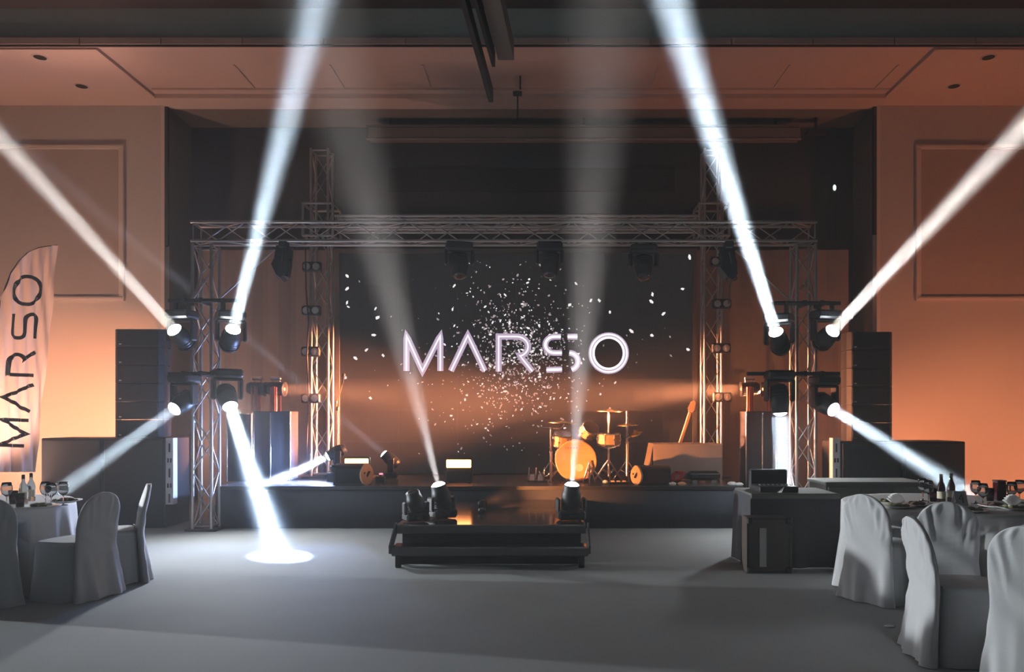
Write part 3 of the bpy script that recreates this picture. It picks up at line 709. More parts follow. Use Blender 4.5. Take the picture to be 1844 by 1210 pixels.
def array(side, px0, px1, zb, ptop):
    Y = 10.62; a, b = P(px0, 0, Y).x, P(px1, 0, Y).x; zt = P(0, ptop, Y).z; h = (zt - zb) / 6
    nm = ('topmost', 'second from top', 'third from top', 'fourth from top', 'fifth from top', 'lowest')
    for k in range(6):
        z = zt - (k + 0.5) * h
        t = thing('line_array_speaker', '%s black cabinet of the %s line array' % (nm[k], side), 'loudspeaker', ((a + b) / 2, Y + 0.22, z - h / 2), 'line array cabinets')
        m = MB(); hh = h / 2 - 0.004; w2 = (b - a) / 2; cx = (a + b) / 2
        pr = [(-w2, 0.05), (-w2 + 0.05, 0.0), (w2 - 0.05, 0.0), (w2, 0.05), (w2 - 0.02, 0.30), (w2 - 0.14, 0.45), (-w2 + 0.14, 0.45), (-w2 + 0.02, 0.30)]
        m.prism(pr, lambda x, y: V((cx + x, Y + y, z - hh)), lambda x, y: V((cx + x, Y + y, z + hh))).build('cabinet', 'cab', t)
        MB().rbox((cx, Y - 0.004, z), (2 * w2 - 0.12, 0.012, 2 * hh - 0.03), 0.004).build('grille', 'grille', t)
        MB().rbox((a + 0.10, Y - 0.011, z - hh + 0.035), (0.035, 0.006, 0.014), 0.002).build('badge', 'badge', t)
        for k2 in (-1, 1): MB().bb((cx + k2 * (w2 - 0.012) - 0.01, Y + 0.06, z - hh - 0.003), (cx + k2 * (w2 - 0.012) + 0.012, Y + 0.16, z + hh + 0.003)).build('rigging_link', 'blackmetal', t)
array('left', 204, 292, zl, 592); array('right', 1527, 1609, zr, 597)

# ------------------------------------------------------------------ feather flag
FY = 9.6
def edge_l(py):   # pole side of the flag, pixels
    tab = [(442, 92), (446, 71), (455, 51), (470, 35), (490, 22), (515, 12), (545, 2), (580, -5), (640, -13), (700, -19), (800, -26), (860, -28)]
    for (a, u), (b, v) in zip(tab, tab[1:]):
        if py <= b: return u + (v - u) * max(0, py - a) / (b - a)
    return -28
def edge_r(py): return 105 - 40 * ((py - 442) / 408.0) ** 0.92 if py > 442 else 105
def flag_pt(px, py, off):
    p = P(px, py, FY); f = (px - 20) / 60.0
    dy = 0.014 * math.sin(px * 0.16 + py * 0.032) + 0.014 * math.sin(px * 0.33 - py * 0.021 + 1.1) + 0.008 * math.sin(px * 0.61 + py * 0.05)
    return V((p.x, FY + dy * min(1, (py - 436) / 60.0 + 0.15) - off, p.z))
fl = thing('feather_flag', 'tall pale feather flag with dark vertical lettering at the left edge', 'flag', P(-30, 968, FY))
m = MB(); NU, NV = 26, 60
for off in (0.0,):
    b0 = len(m.v); vs = []
    for j in range(NV + 1):
        py = 442 + 408 * (j / NV) ** 1.5; l, r_ = edge_l(py), edge_r(py)
        for i in range(NU + 1):
            px = l + (r_ - l) * i / NU; top = 8.0 * (1 - i / NU) ** 2 * (1 - j / NV) * 0 
            vs.append(flag_pt(px, py, off))
    fs = [(j * (NU + 1) + i, j * (NU + 1) + i + 1, (j + 1) * (NU + 1) + i + 1, (j + 1) * (NU + 1) + i) for j in range(NV) for i in range(NU)]
    m.add(vs, fs if off == 0 else [f[::-1] for f in fs], True)
m.build('sail', 'flag', fl)
for chh, (bx, by), (tx, ty), h_ in (('M', (44, 803), (50, 757), 46), ('A', (53, 741), (60, 693), 50), ('R', (60, 676), (64, 632), 47), ('S', (66, 610), (70, 566), 46), ('O', (70, 549), (76, 499), 48)):
    # baseline runs up the right-hand side; letter tops point left
    m = MB(); bx, by, tx, ty = bx * 1.0, by * 1.0, tx * 1.0, ty * 1.0
    for pts in GLYPH[chh]:
        q = [(bx + (tx - bx) * a - h_ * b, by + (ty - by) * a - h_ * 0.04 * b) for a, b in pts]
        stroke(m, q, 6.2, flag_pt, 0.001, 0.006, 4)
    m.build('letter', 'flagtext', fl, label='dark printed letter ' + chh)
pl = [V((P(edge_l(py) - 1.5, py, FY).x, FY, P(0, py, FY).z)) for py in (443, 446, 450, 455, 462, 470, 480, 490, 502, 515, 530, 545, 562, 580, 610, 640, 700, 760, 850)]
base = V((pl[-1].x - 0.02, FY, 0.03))
MB().tube([P(104, 441, FY)] + pl + [base], [0.005] * 8 + [0.008] * (len(pl) - 7) + [0.013], 8).build('pole', 'blackmetal', fl)
MB().rbox(base + V((0, 0, -0.015)), (0.45, 0.45, 0.03), 0.008).build('base', 'blackmetal', fl)
# ------------------------------------------------------------------ things on the stage
Z = SZ
# orange LED panels
def led_panel(px0, px1, py0, py1, Y, label, pybase):
    a, b = P(px0, py1, Y), P(px1, py0, Y); w_ = b.x - a.x; c = V(((a.x + b.x) / 2, Y, (a.z + b.z) / 2))
    t = thing('led_panel', label, 'stage light', (c.x, Y, Z), 'orange LED panels on the stage')
    zb_ = Z + 0.012; h = b.z - zb_
    MB().rbox((c.x, Y + 0.06, zb_ + h / 2 + 0.01), (w_ + 0.03, 0.10, h + 0.03), 0.012).build('housing', 'black', t)
    MB().rbox((c.x, Y + 0.004, c.z), (w_, 0.02, b.z - a.z), 0.006).build('led_face', 'orange', t)
    for k in (-1, 1): MB().bb((c.x + k * (w_ / 2 - 0.02) - 0.015, Y - 0.06, Z), (c.x + k * (w_ / 2 - 0.02) + 0.015, Y + 0.16, Z + 0.012)).build('foot', 'blackmetal', t)
led_panel(804, 848, 828, 842, 10.95, 'bright orange LED panel standing alone in the middle of the stage', 862)
led_panel(621, 663, 826, 836, 11.15, 'orange LED bar glowing just behind the left wedge monitor', 868)
# wedge monitors: lying cylinders with an angled front
def wedge(px0, px1, pyt, label, face):
    Y = 10.58; a, b = P(px0, 0, Y).x, P(px1, 0, Y).x; h = P(0, pyt, Y).z - Z
    t = thing('wedge_monitor', label, 'monitor speaker', ((a + b) / 2, Y + 0.2, Z), 'stage wedge monitors')
    pr = [(0.0, 0.03), (0.02, 0.0), (0.40, 0.0), (0.44, 0.05), (0.40, h * 0.62), (0.30, h * 0.96), (0.20, h), (0.10, h * 0.93), (0.015, h * 0.55)]
    MB().prism(pr, lambda y, z: V((a + 0.02, Y + y, Z + z)), lambda y, z: V((b - 0.02, Y + y, Z + z))).build('cabinet', 'cab', t)
    for X, s_ in ((a, 1), (b, -1)):
        c = MB().prism(pr, lambda y, z: V((X, Y + y, Z + z)), lambda y, z: V((X + s_ * 0.02, Y + y, Z + z))).build('side_panel', 'wood' if face != X else 'wood', t)
        o = -0.006 * s_
        MB().rbox((X + o, Y + 0.22, Z + h * 0.5), (0.012, 0.14, 0.035), 0.004).build('handle', 'darkgap', c)
        MB().cyl((X + o, Y + 0.08, Z + h * 0.3), (X - o * 0.1, Y + 0.08, Z + h * 0.3), 0.018, n=10).build('socket', 'darkgap', c)
    MB().rbox(((a + b) / 2, Y + 0.06, Z + h * 0.74), (b - a - 0.06, 0.012, h * 0.42), 0.004, Matrix.Rotation(R(-24), 3, 'X')).build('grille', 'grille', t)
def wedge2(px0, px1, pyt, open_left, label):
    """round-shouldered wedge: dark drum of the cabinet with one end panel coloured pale for the stage light on it"""
    Y = 10.62; a, b = P(px0, 0, Y).x, P(px1, 0, Y).x; h = P(0, pyt, Y).z - Z; w_ = b - a
    t = thing('wedge_monitor', label, 'monitor speaker', ((a + b) / 2, Y + 0.2, Z), 'stage wedge monitors')
    # oval baffle at one end, the orange light on it put into its colour
    s_ = 1 if open_left else -1; xe = a if open_left else b
    bw = 0.20
    n = 20; pr = []
    for k in range(n):
        tt = 2 * math.pi * k / n; pr.append((bw / 2 * math.cos(tt) * (1 - 0.25 * max(0, math.sin(tt))), h / 2 + h / 2 * math.sin(tt)))
    nx = V((s_ * 0.82, 0.57, 0)); e = V((0.57 * s_, -0.82, 0)) * s_
    c0 = V((xe + s_ * 0.085, Y + 0.02, Z))
    f0 = lambda x, z: c0 + e * x * 1.15 + V((0, 0, z)); f1 = lambda x, z: c0 + nx * 0.03 + e * x * 1.15 + V((0, 0, z))
    bf = MB().prism(pr, f0, f1).build('baffle', 'drumhead', t, label='oval end panel with the orange light put into its colour')
    MB().rbox(c0 - nx * 0.004 + V((0, 0, h * 0.5)) + e * 0.01, (0.03, 0.03, 0.09), 0.006, Matrix.Rotation(0.5, 3, 'Y')).build('handle', 'darkgap', bf)
    MB().cyl(c0 - nx * 0.006 + e * -0.05 + V((0, 0, h * 0.55)), c0 + nx * 0.002 + e * -0.05 + V((0, 0, h * 0.55)), 0.014, n=8).build('socket', 'darkgap', bf)
    x0_, x1_ = (a + 0.12, b) if open_left else (a, b - 0.12)
    pr2 = [(0.0, 0.0), (0.40, 0.0), (0.43, 0.06), (0.40, h * 0.7), (0.32, h * 0.93), (0.2, h * 0.96), (0.06, h * 0.90), (0.0, h * 0.8)]
    MB().prism(pr2, lambda y, z: V((x0_, Y + y, Z + z)), lambda y, z: V((x1_, Y + y, Z + z))).build('cabinet', 'cab', t)
    MB().rbox(((x0_ + x1_) / 2, Y - 0.004, Z + h * 0.42), (x1_ - x0_ - 0.05, 0.012, h * 0.7), 0.004).build('grille', 'grille', t)
wedge2(600, 672, 834, False, 'black wedge monitor at the left front of the stage')
wedge2(1134, 1208, 838, True, 'black wedge monitor with oval end panel right of the drum kit')

# mic stand
p = P(608, 0, 11.75); zz = lambda py: P(0, py, 11.75).z
t = thing('microphone_stand', 'microphone stand with raised boom left of the screen', 'microphone stand', (p.x, 11.75, Z))
MB().cyl((p.x, 11.75, Z + 0.02), (p.x, 11.75, zz(736)), 0.011, n=8).build('pole', 'chrome', t)
for k in range(3):
    a_ = R(90 + 120 * k); MB().cyl((p.x, 11.75, Z + 0.12), (p.x + 0.25 * math.cos(a_), 11.75 + 0.25 * math.sin(a_), Z + 0.01), 0.009, n=6).build('leg', 'blackmetal', t)
MB().rbox((p.x, 11.75, zz(736)), (0.045, 0.045, 0.07), 0.01).build('boom_clutch', 'blackmetal', t)
MB().cyl(P(601, 748, 11.75), P(618, 686, 11.73), 0.008, n=8).build('boom', 'brass', t)
MB().lathe([(0.0, -0.02), (0.014, 0.0), (0.018, 0.10), (0.026, 0.11), (0.026, 0.14), (0.0, 0.165)], P(617, 690, 11.73), (0.18, -0.2, 1), 12).build('microphone', 'black', t)

# small lamps on the stage that face the hall
for lab, lp, Y, ep, EY, pw, sp, sc in (('small moving head on the stage floor, flaring blue-white to the left', (590, 822), 11.2, (490, 869.7), 10.95, 1500, 11, 0.62),
                               ('small moving head on the stage, thin beam rising to the upper left', (691, 817), 11.5, (430, 596), 11.2, 12, 2.6, 0.62)):
    L = P(lp[0], lp[1], Y); d = (P(ep[0], ep[1], EY) - L).normalized()
    sc = (L.z - Z - 0.01) / (0.38 + 0.19 * d.z)
    sc2 = min(sc, 0.75)
    head(lab, L, d, 'stand', sc2, 'lensfl' if lp[0] == 590 else 'lens'); beam(L, d, pw, (0.62, 0.76, 1.0) if lp[0] == 590 else (0.8, 0.85, 1.0), 0.10, sp)
    if lp[0] == 590: area_light('spill_lamp', L + d * 0.05, (d + V((0, -0.6, 0.3))).normalized(), 120, (0.32, 0.48, 1.0), 0.11, 170)
    pz = L.z - d.z * 0.19 * sc2 - 0.38 * sc2
    if pz > Z + 0.02:
        q = L - d * 0.19 * sc2; tag(MB().rbox((q.x, q.y, (Z + pz) / 2), (0.24, 0.22, pz - Z), 0.01).build('lamp_plinth', 'black'), 'small black plinth under the %s stage lamp' % ('left flaring' if lp[0] == 590 else 'thin-beamed'), 'plinth', 'plinths under the stage lamps')
# stage box with pink light beside the left wedge
q = P(684, 866, 10.9)
t = thing('stage_box', 'small stage box with a pink indicator beside the left wedge monitor', 'stage box', (q.x, 10.9, Z))
MB().rbox((q.x, 10.95, Z + 0.045), (0.13, 0.12, 0.09), 0.01).build('box', 'black', t)
MB().rbox((q.x, 10.94, Z + 0.105), (0.035, 0.02, 0.03), 0.004).build('socket', 'blackmetal', t)
MB().rbox((q.x + 0.01, 10.93, Z + 0.13), (0.05, 0.03, 0.022), 0.004).build('indicator', 'pink', t)

# lamp trees with orange par cans at both sides
def par_tree(side, px0, px1, pxs, Y):
    s_ = 1 if side == 'left' else -1
    a, b = P(px0, 0, Y).x, P(px1, 0, Y).x; ztop = P(0, 742, Y).z
    z0_ = Z if side == 'left' else 0.0
    t = thing('totem_cover', 'tall dark totem box with bright metal edges at the %s stage wing' % side, 'totem', ((a + b) / 2, Y, z0_), 'totem boxes in the stage wings')
    MB().rbox(((a + b) / 2, Y + 0.2, (z0_ + ztop) / 2), (b - a, 0.36, ztop - z0_), 0.01).build('box', 'skirt', t)
    for X in (a, (a + b) / 2 - 0.02 * s_, b): MB().cyl((X, Y + 0.01, z0_), (X, Y + 0.01, ztop), 0.012, n=8).build('edge_post', 'chrome', t)
    MB().bb((a, Y - 0.003, ztop - 0.01), (b, Y + 0.38, ztop + 0.012)).build('top_plate', 'blackmetal', t)
    for i, px in enumerate(pxs):
        c = P(px, 700, Y + 0.2)
        t2 = thing('par_light', 'orange par light with copper housing on the %s totem, %s one' % (side, ('outer', 'inner')[i] if side == 'left' else ('inner', 'outer')[i]), 'stage light', (c.x, c.y, ztop), 'orange par lights on the stage totems')
        d = V((s_ * 0.95, 0.10 - 0.11 * i, -0.05)).normalized()
        hd = MB().lathe([(0.0, -0.16), (0.075, -0.15), (0.095, -0.10), (0.10, 0.09), (0.108, 0.10), (0.108, 0.13), (0.10, 0.12)], c, d, 20).build('housing', 'black', t2)
        MB().lathe([(0.0, 0.01), (0.098, 0.0)], c + d * 0.112, d, 20).build('lens', 'orangelens', hd)
        f = V((-d.y, d.x, 0)).normalized()
        for k in (-1, 1):
            q_ = c + f * k * 0.125; MB().bb((q_.x - 0.02, q_.y - 0.012, ztop + 0.012), (q_.x + 0.02, q_.y + 0.012, c.z + 0.03)).build('yoke_arm', 'copper', t2)
        for k in (-0.05, 0.03): MB().cyl((c.x + k, c.y - 0.10, ztop + 0.012), (c.x + k, c.y - 0.10, c.z + 0.02), 0.014, n=8).build('copper_tube', 'copper', t2)
        MB().rbox((c.x, c.y, c.z + 0.15), (0.16, 0.10, 0.05), 0.012).build('top_clamp', 'chrome', t2)
        for k in (-1, 1): MB().cyl((c.x + k * 0.05, c.y, c.z + 0.09), (c.x + k * 0.05, c.y, c.z + 0.15), 0.012, n=8).build('bolt', 'chrome', t2)
        area_light('par_lamp', c + d * 0.16, d, 290 if side == 'right' else 130, (1.0, 0.32, 0.13), 0.16, 24)
par_tree('left', 456, 522, (464, 498), 11.3)
par_tree('right', 1344, 1398, (1349, 1388), 11.3)
# pale scrim frame hanging beside the left column
t = thing('scrim_panel', 'thin upright scrim panel standing left of the totem on the stage', 'panel', (P(431, 0, 11.2).x, 11.2, Z))
MB().rbox((P(431, 0, 11.2).x, 11.215, (Z + P(0, 745, 11.2).z) / 2), (0.34, 0.02, P(0, 745, 11.2).z - Z), 0.004).build('panel', 'skirt', t)
MB().cyl((P(409, 0, 11.2).x, 11.2, Z), (P(409, 0, 11.2).x, 11.2, P(0, 745, 11.2).z), 0.011, n=8).build('post', 'chrome', t)
MB().cyl((P(453, 0, 11.2).x, 11.2, Z), (P(453, 0, 11.2).x, 11.2, P(0, 745, 11.2).z), 0.011, n=8).build('post', 'chrome', t)

# ------------------------------------------------------------------ drum kit
KY = 11.05
def K(px, py, dy=0.0): return P(px, py, KY + dy)
def shell(t, c, d, r, depth, head_mat='drumhead'):
    d = V(d).normalized(); s_ = MB().lathe([(r, -depth / 2), (r, depth / 2)], c, d, 32).build('shell', 'drumwood', t)
    for k in (-1, 1):
        e = c + d * k * depth / 2
        MB().lathe([(r * 0.985, 0.004), (r * 0.98, 0.010), (0.0, 0.013)][::-1] if k > 0 else [(r * 0.985, -0.004), (r * 0.98, -0.010), (0.0, -0.013)], e, d, 32).build('drum_head', head_mat, t)
        MB().lathe([(r * 0.97, -0.014), (r * 1.04, -0.014), (r * 1.04, 0.014), (r * 0.97, 0.014)], e, d, 32).build('hoop', 'chrome' if r < 0.25 else 'drumwood', t)
    a = d.orthogonal().normalized(); b = d.cross(a)
    for i in range(8):
        th = 2 * math.pi * (i + 0.5) / 8; o = c + (a * math.cos(th) + b * math.sin(th)) * (r + 0.012)
        MB().cyl(o - d * depth * 0.46, o + d * depth * 0.46, 0.006, n=6).build('tension_rod', 'chrome', t)
        MB().rbox(o, (0.03, 0.03, 0.03), 0.006).build('lug', 'chrome', t)
c = K(1036, 828, 0.22); r = c.z - Z - 0.012
bd_ = thing('bass_drum', 'big orange-lit bass drum at the centre of the drum kit', 'drum', (c.x, c.y, Z))
shell(bd_, c, (0, -1, 0), r / 1.04, 0.40)
for k in (-1, 1): MB().cyl((c.x + k * r * 0.85, c.y - 0.1, c.z - r * 0.45), (c.x + k * (r + 0.10), c.y - 0.22, Z + 0.005), 0.010, n=8).build('spur', 'chrome', bd_)
MB().lathe([(0.0, 0.0), (0.05, 0.0), (0.055, 0.004)], c + V((0.05, -0.22, -0.10)), (0, -1, 0), 16).build('head_badge', 'trim', bd_)
m = MB()
for k, (x0_, w_) in enumerate(((-0.15, 0.015), (-0.12, 0.03), (-0.08, 0.03), (-0.04, 0.03), (0.0, 0.03))): m.bb((c.x + x0_, c.y - 0.217, c.z + 0.17), (c.x + x0_ + w_ * 0.7, c.y - 0.213, c.z + 0.195))
m.build('head_lettering', 'copper', bd_)
def stand(name, label, cat, foot, top, r=0.010, legs=True, mat_='chrome', group=None, spread=0.22):
    foot, top = V(foot), V(top); t = thing(name, label, cat, foot, group)
    MB().cyl(foot + V((0, 0, 0.06)), (foot.x, foot.y, foot.z + (top.z - foot.z) * 0.55), r * 1.5, n=10).build('lower_tube', mat_, t)
    MB().cyl((foot.x, foot.y, foot.z + (top.z - foot.z) * 0.52), top, r, n=10).build('upper_tube', mat_, t)
    MB().rbox((foot.x, foot.y, foot.z + (top.z - foot.z) * 0.54), (0.045, 0.045, 0.05), 0.01).build('clutch', mat_, t)
    if legs:
        for k in range(3):
            a_ = R(30 + 120 * k); e = foot + V((spread * math.cos(a_), spread * math.sin(a_), 0.008))
            MB().cyl(foot + V((0, 0, 0.30)), e, 0.009, n=6).build('leg', mat_, t); MB().cyl(foot + V((0, 0, 0.10)), foot + V((spread * 0.5 * math.cos(a_), spread * 0.5 * math.sin(a_), 0.16)), 0.006, n=6).build('strut', mat_, t)
    return t
def cymbal(t, c, d, r):
    MB().lathe([(0.004, 0.035), (0.03, 0.032), (0.045, 0.018), (r * 0.6, 0.008), (r, -0.008), (r * 0.6, 0.004), (0.0, 0.012)], c, d, 32).build('cymbal', 'brass', t)
    MB().lathe([(0.0, 0.055), (0.014, 0.05), (0.016, 0.036), (0.0, 0.034)], c, d, 10).build('wing_nut', 'chrome', t)
GD = 'drum kit pieces'
f = K(992, 866, 0.15); f.z = Z
t = stand('drum_rack', 'upright rack post with a crossbar left of the bass drum', 'drum rack', f, K(992, 769, 0.15), 0.014, True)
MB().tube([K(974, 769, 0.15), K(980, 771, 0.15), K(1009, 771, 0.15), K(1015, 766, 0.15), K(1016, 760, 0.15)], 0.012, 8).build('crossbar', 'chrome', t)
MB().tube([K(992, 785, 0.15), K(1004, 785, 0.15)], 0.012, 8).build('tom_arm', 'chrome', t)
cymbal(t, K(1014, 761, 0.2), (0.05, -0.03, 1), 0.22)
t = thing('tom_drum', 'small shaded tom above the left of the bass drum', 'drum', K(1012, 794, 0.4), GD)
shell(t, K(1013, 792, 0.42), (0.1, -0.35, 1), 0.13, 0.18)
MB().cyl(K(1013, 792, 0.42), K(1020, 800, 0.3), 0.012, n=8).build('mount', 'chrome', t)
t = thing('tom_drum', 'golden tom mounted above the right of the bass drum', 'drum', K(1060, 778, 0.3), GD)
shell(t, K(1060, 776, 0.3), (0.35, -0.75, 0.6), 0.115, 0.17)
MB().cyl(K(1060, 776, 0.3), K(1050, 795, 0.3), 0.012, n=8).build('mount', 'chrome', t)
c = K(1096, 790, 0.25)
t = stand('snare_drum', 'golden snare drum on a stand right of the bass drum', 'drum', (c.x, c.y, Z), (c.x, c.y, c.z - 0.11), 0.012, True, 'chrome', GD)
shell(t, c, (0.0, -0.08, 1), 0.165, 0.17)
for k in range(3):
    a_ = R(90 + 120 * k); MB().tube([(c.x, c.y, c.z - 0.14), (c.x + 0.10 * math.cos(a_), c.y + 0.10 * math.sin(a_), c.z - 0.12), (c.x + 0.175 * math.cos(a_), c.y + 0.175 * math.sin(a_), c.z - 0.07)], 0.009, 6).build('basket_arm', 'chrome', t)
f = K(1096, 862, 0.55); f.z = Z
t = stand('cymbal_stand', 'tall cymbal stand behind the snare drum', 'cymbal stand', f, K(1096, 737, 0.55), 0.012, True, 'chrome', GD); cymbal(t, K(1098, 740, 0.55), (0.03, -0.05, 1), 0.19)
MB().cyl(K(1096, 745, .55), K(1096, 762, .55), 0.02, n=10).build('sleeve', 'chrome', t)
f = K(1129, 864, 0.35); f.z = Z
t = stand('cymbal_stand', 'cymbal stand with two cymbals at the right end of the drum kit', 'cymbal stand', f, K(1129, 740, 0.35), 0.016, True, 'chrome', GD); cymbal(t, K(1130, 765, 0.35), (-0.03, -0.05, 1), 0.17)
MB().cyl(K(1127, 790, 0.33), K(1146, 781, 0.3), 0.012, n=8).build('arm', 'chrome', t); cymbal(t, K(1145, 780, 0.3), (-0.45, -0.35, 1), 0.11)
# pedal and hardware
t = thing('drum_pedal', 'double foot pedal with hardware on the floor left of the bass drum', 'pedal', (K(968, 0).x, KY + 0.1, Z), GD)
q = K(968, 0, 0.1); q.z = Z
MB().rbox(q + V((0, 0.05, 0.012)), (0.30, 0.24, 0.024), 0.006).build('base_plate', 'black', t)
for k in (-0.08, 0.04): MB().rbox(q + V((k, 0, 0.06)), (0.075, 0.24, 0.012), 0.004, Matrix.Rotation(R(18), 3, 'X')).build('footboard', 'chrome', t)
for k in (-0.13, -0.03, 0.09): MB().cyl(q + V((k, 0.1, 0.02)), q + V((k + 0.01, 0.1, 0.2)), 0.01, n=8).build('post', 'chrome', t)
MB().tube([q + V((0.02, 0.1, 0.15)), q + V((0.06, 0.1, 0.06)), q + V((0.14, 0.1, 0.08)), q + V((0.19, 0.08, 0.13))], 0.010, 8).build('drive_shaft', 'chrome', t)
f = K(1061, 866, -0.05); f.z = Z
t = stand('short_microphone_stand', 'short microphone stand in front of the bass drum', 'microphone stand', f, K(1061, 846, -0.05), 0.008, True, 'chrome', None, 0.10)
MB().lathe([(0.0, -0.03), (0.018, -0.025), (0.02, 0.02), (0.024, 0.03), (0.0, 0.055)], K(1061, 846, -0.05), (0.1, 0.6, 0.3), 10).build('microphone', 'black', t)
# small clutter along the stage edge
q = P(1090, 868, 10.75); t = thing('floor_microphone', 'small pale floor microphone lying at the stage edge below the snare', 'microphone', (q.x, 10.75, Z))
MB().sphere((q.x, 10.75, Z + 0.03), 0.035, 12, (1.2, 1, 0.85)).build('capsule', 'plate', t); MB().rbox((q.x, 10.77, Z + 0.006), (0.06, 0.06, 0.012), 0.004).build('base', 'black', t)
a_, b_ = P(1097, 0, 10.75).x, P(1133, 0, 10.75).x
t = thing('pedal_board', 'narrow effects board on the stage edge beside the right wedge', 'pedal board', ((a_ + b_) / 2, 10.78, Z))
MB().rbox(((a_ + b_) / 2, 10.8, Z + 0.014), (b_ - a_, 0.10, 0.028), 0.006).build('board', 'black', t)
for k in range(3): MB().rbox((a_ + 0.05 + 0.08 * k, 10.79, Z + 0.036), (0.05, 0.06, 0.022), 0.005).build('pedal', 'drumhead', t)

# ------------------------------------------------------------------ keyboard table, guitar
QY = 11.12
a_, b_ = P(1176, 0, QY).x, P(1300, 0, QY).x; zt = P(0, 799, QY).z
t = thing('keyboard_table', 'table under a sheer pale cloth at the right of the stage', 'table', ((a_ + b_) / 2, QY + 0.25, Z))
MB().rbox(((a_ + b_) / 2, QY + 0.25, zt - 0.012), (b_ - a_, 0.5, 0.024), 0.008).build('tabletop', 'sheer', t)
for X in (a_ + 0.03, b_ - 0.03):
    for Y in (QY + 0.03, QY + 0.47): MB().cyl((X, Y, Z), (X, Y, zt - 0.02), 0.016, n=8).build('leg', 'chrome', t)
def drape(x0_, y0_, x1_, y1_, ztop, zbot, name, m, parent, amp=0.02, k=5.0, flare=0.0):
    mb = MB(); L_ = math.hypot(x1_ - x0_, y1_ - y0_); n = max(6, int(L_ * 40)); tx, ty = (x1_ - x0_) / L_, (y1_ - y0_) / L_; nx, ny = ty, -tx; rows = 6
    for s_ in (0.0, 0.006):
        vs = []
        for j in range(rows + 1):
            f_ = j / rows
            for i in range(n + 1):
                u = L_ * i / n; o = (amp * f_ * (math.sin(u * k * 6.28) + 0.5 * math.sin(u * k * 11 + 1))) + flare * f_ - s_
                vs.append((x0_ + tx * u + nx * o, y0_ + ty * u + ny * o, ztop + (zbot - ztop) * f_))
        fs = [(j * (n + 1) + i, (j + 1) * (n + 1) + i, (j + 1) * (n + 1) + i + 1, j * (n + 1) + i + 1) for j in range(rows) for i in range(n)]
        mb.add(vs, fs if s_ == 0 else [q[::-1] for q in fs], True)
    return mb.build(name, m, parent)
drape(a_, QY - 0.004, b_, QY - 0.004, zt, Z + 0.04, 'front_cloth', 'sheer', t, 0.012, 3)
drape(a_ - 0.002, QY + 0.5, a_ - 0.002, QY, zt, Z + 0.22, 'side_cloth', 'sheer', t, 0.01, 3, 0.06)
MB().rbox(((a_ + b_) / 2, QY - 0.01, zt - 0.012), (b_ - a_ + 0.01, 0.02, 0.03), 0.006).build('front_rim', 'sheer', t)
t = thing('keyboard_case', 'long black case lying in front of the sheer-clothed table', 'case', (P(1270, 0, 10.9).x, 10.95, Z))
a2_, b2_ = P(1241, 0, 10.9).x, P(1298, 0, 10.9).x
MB().rbox(((a2_ + b2_) / 2, 11.0, Z + 0.10), (b2_ - a2_, 0.2, 0.13), 0.04).build('case', 'cab', t)
for k in (0.2, 0.8): MB().bb((a2_ + (b2_ - a2_) * k - 0.03, 10.93, Z), (a2_ + (b2_ - a2_) * k + 0.03, 11.07, Z + 0.04)).build('foot', 'badge', t)
MB().bb((a2_ + 0.02, 10.895, Z + 0.125), (b2_ - 0.02, 10.903, Z + 0.135)).build('zip', 'badge', t)
# guitar behind the table
g0, g1 = P(1224, 800, 11.9), P(1243, 742, 11.9); d = (g1 - g0).normalized()
foot = V((g0.x - 0.10, 11.95, Z))
t = thing('electric_guitar', 'guitar leaning behind the sheer-clothed table, neck and headstock showing', 'guitar', foot)
a3 = V((0, -1, 0)); s3 = d.cross(a3).normalized(); rot = Matrix((s3, -a3, d)).transposed()
nb = g0 - d * 0.12
MB().rbox((g0 + g1) / 2 - d * 0.06, (0.055, 0.025, (g1 - g0).length + 0.12), 0.01, rot).build('neck', 'guitar', t)
pr = [(-0.03, 0.0), (-0.05, 0.05), (-0.045, 0.15), (0.0, 0.19), (0.035, 0.16), (0.05, 0.04), (0.03, 0.0)]
MB().prism(pr, lambda x, z: g1 + rot @ V((x, -0.012, z)), lambda x, z: g1 + rot @ V((x, 0.012, z))).build('headstock', 'guitar', t)
for k in range(3):
    for s_ in (-1, 1): MB().cyl(g1 + rot @ V((s_ * 0.045, 0, 0.04 + 0.045 * k)), g1 + rot @ V((s_ * 0.07, 0, 0.04 + 0.045 * k)), 0.01, n=8).build('tuning_peg', 'chrome', t)
bc = nb - d * 0.20; pr = []
for k in range(28):
    th = 2 * math.pi * k / 28; rr = 0.17 + 0.035 * math.cos(2 * th) + 0.02 * math.sin(th); pr.append((rr * math.cos(th) * 0.85, rr * math.sin(th) * 1.15))
MB().prism(pr, lambda x, z: bc + rot @ V((x, -0.03, z)), lambda x, z: bc + rot @ V((x, 0.03, z))).build('body', 'copper', t)
st = thing('guitar_stand', 'low guitar stand hidden behind the sheer-clothed table', 'guitar stand', (bc.x, 12.02, Z))
for k in (-1, 0, 1): MB().cyl((bc.x, 12.04, Z + 0.3), (bc.x + 0.18 * k, 12.04 + (0.14 if k == 0 else -0.10), Z + 0.01), 0.012, n=8).build('leg', 'blackmetal', st)
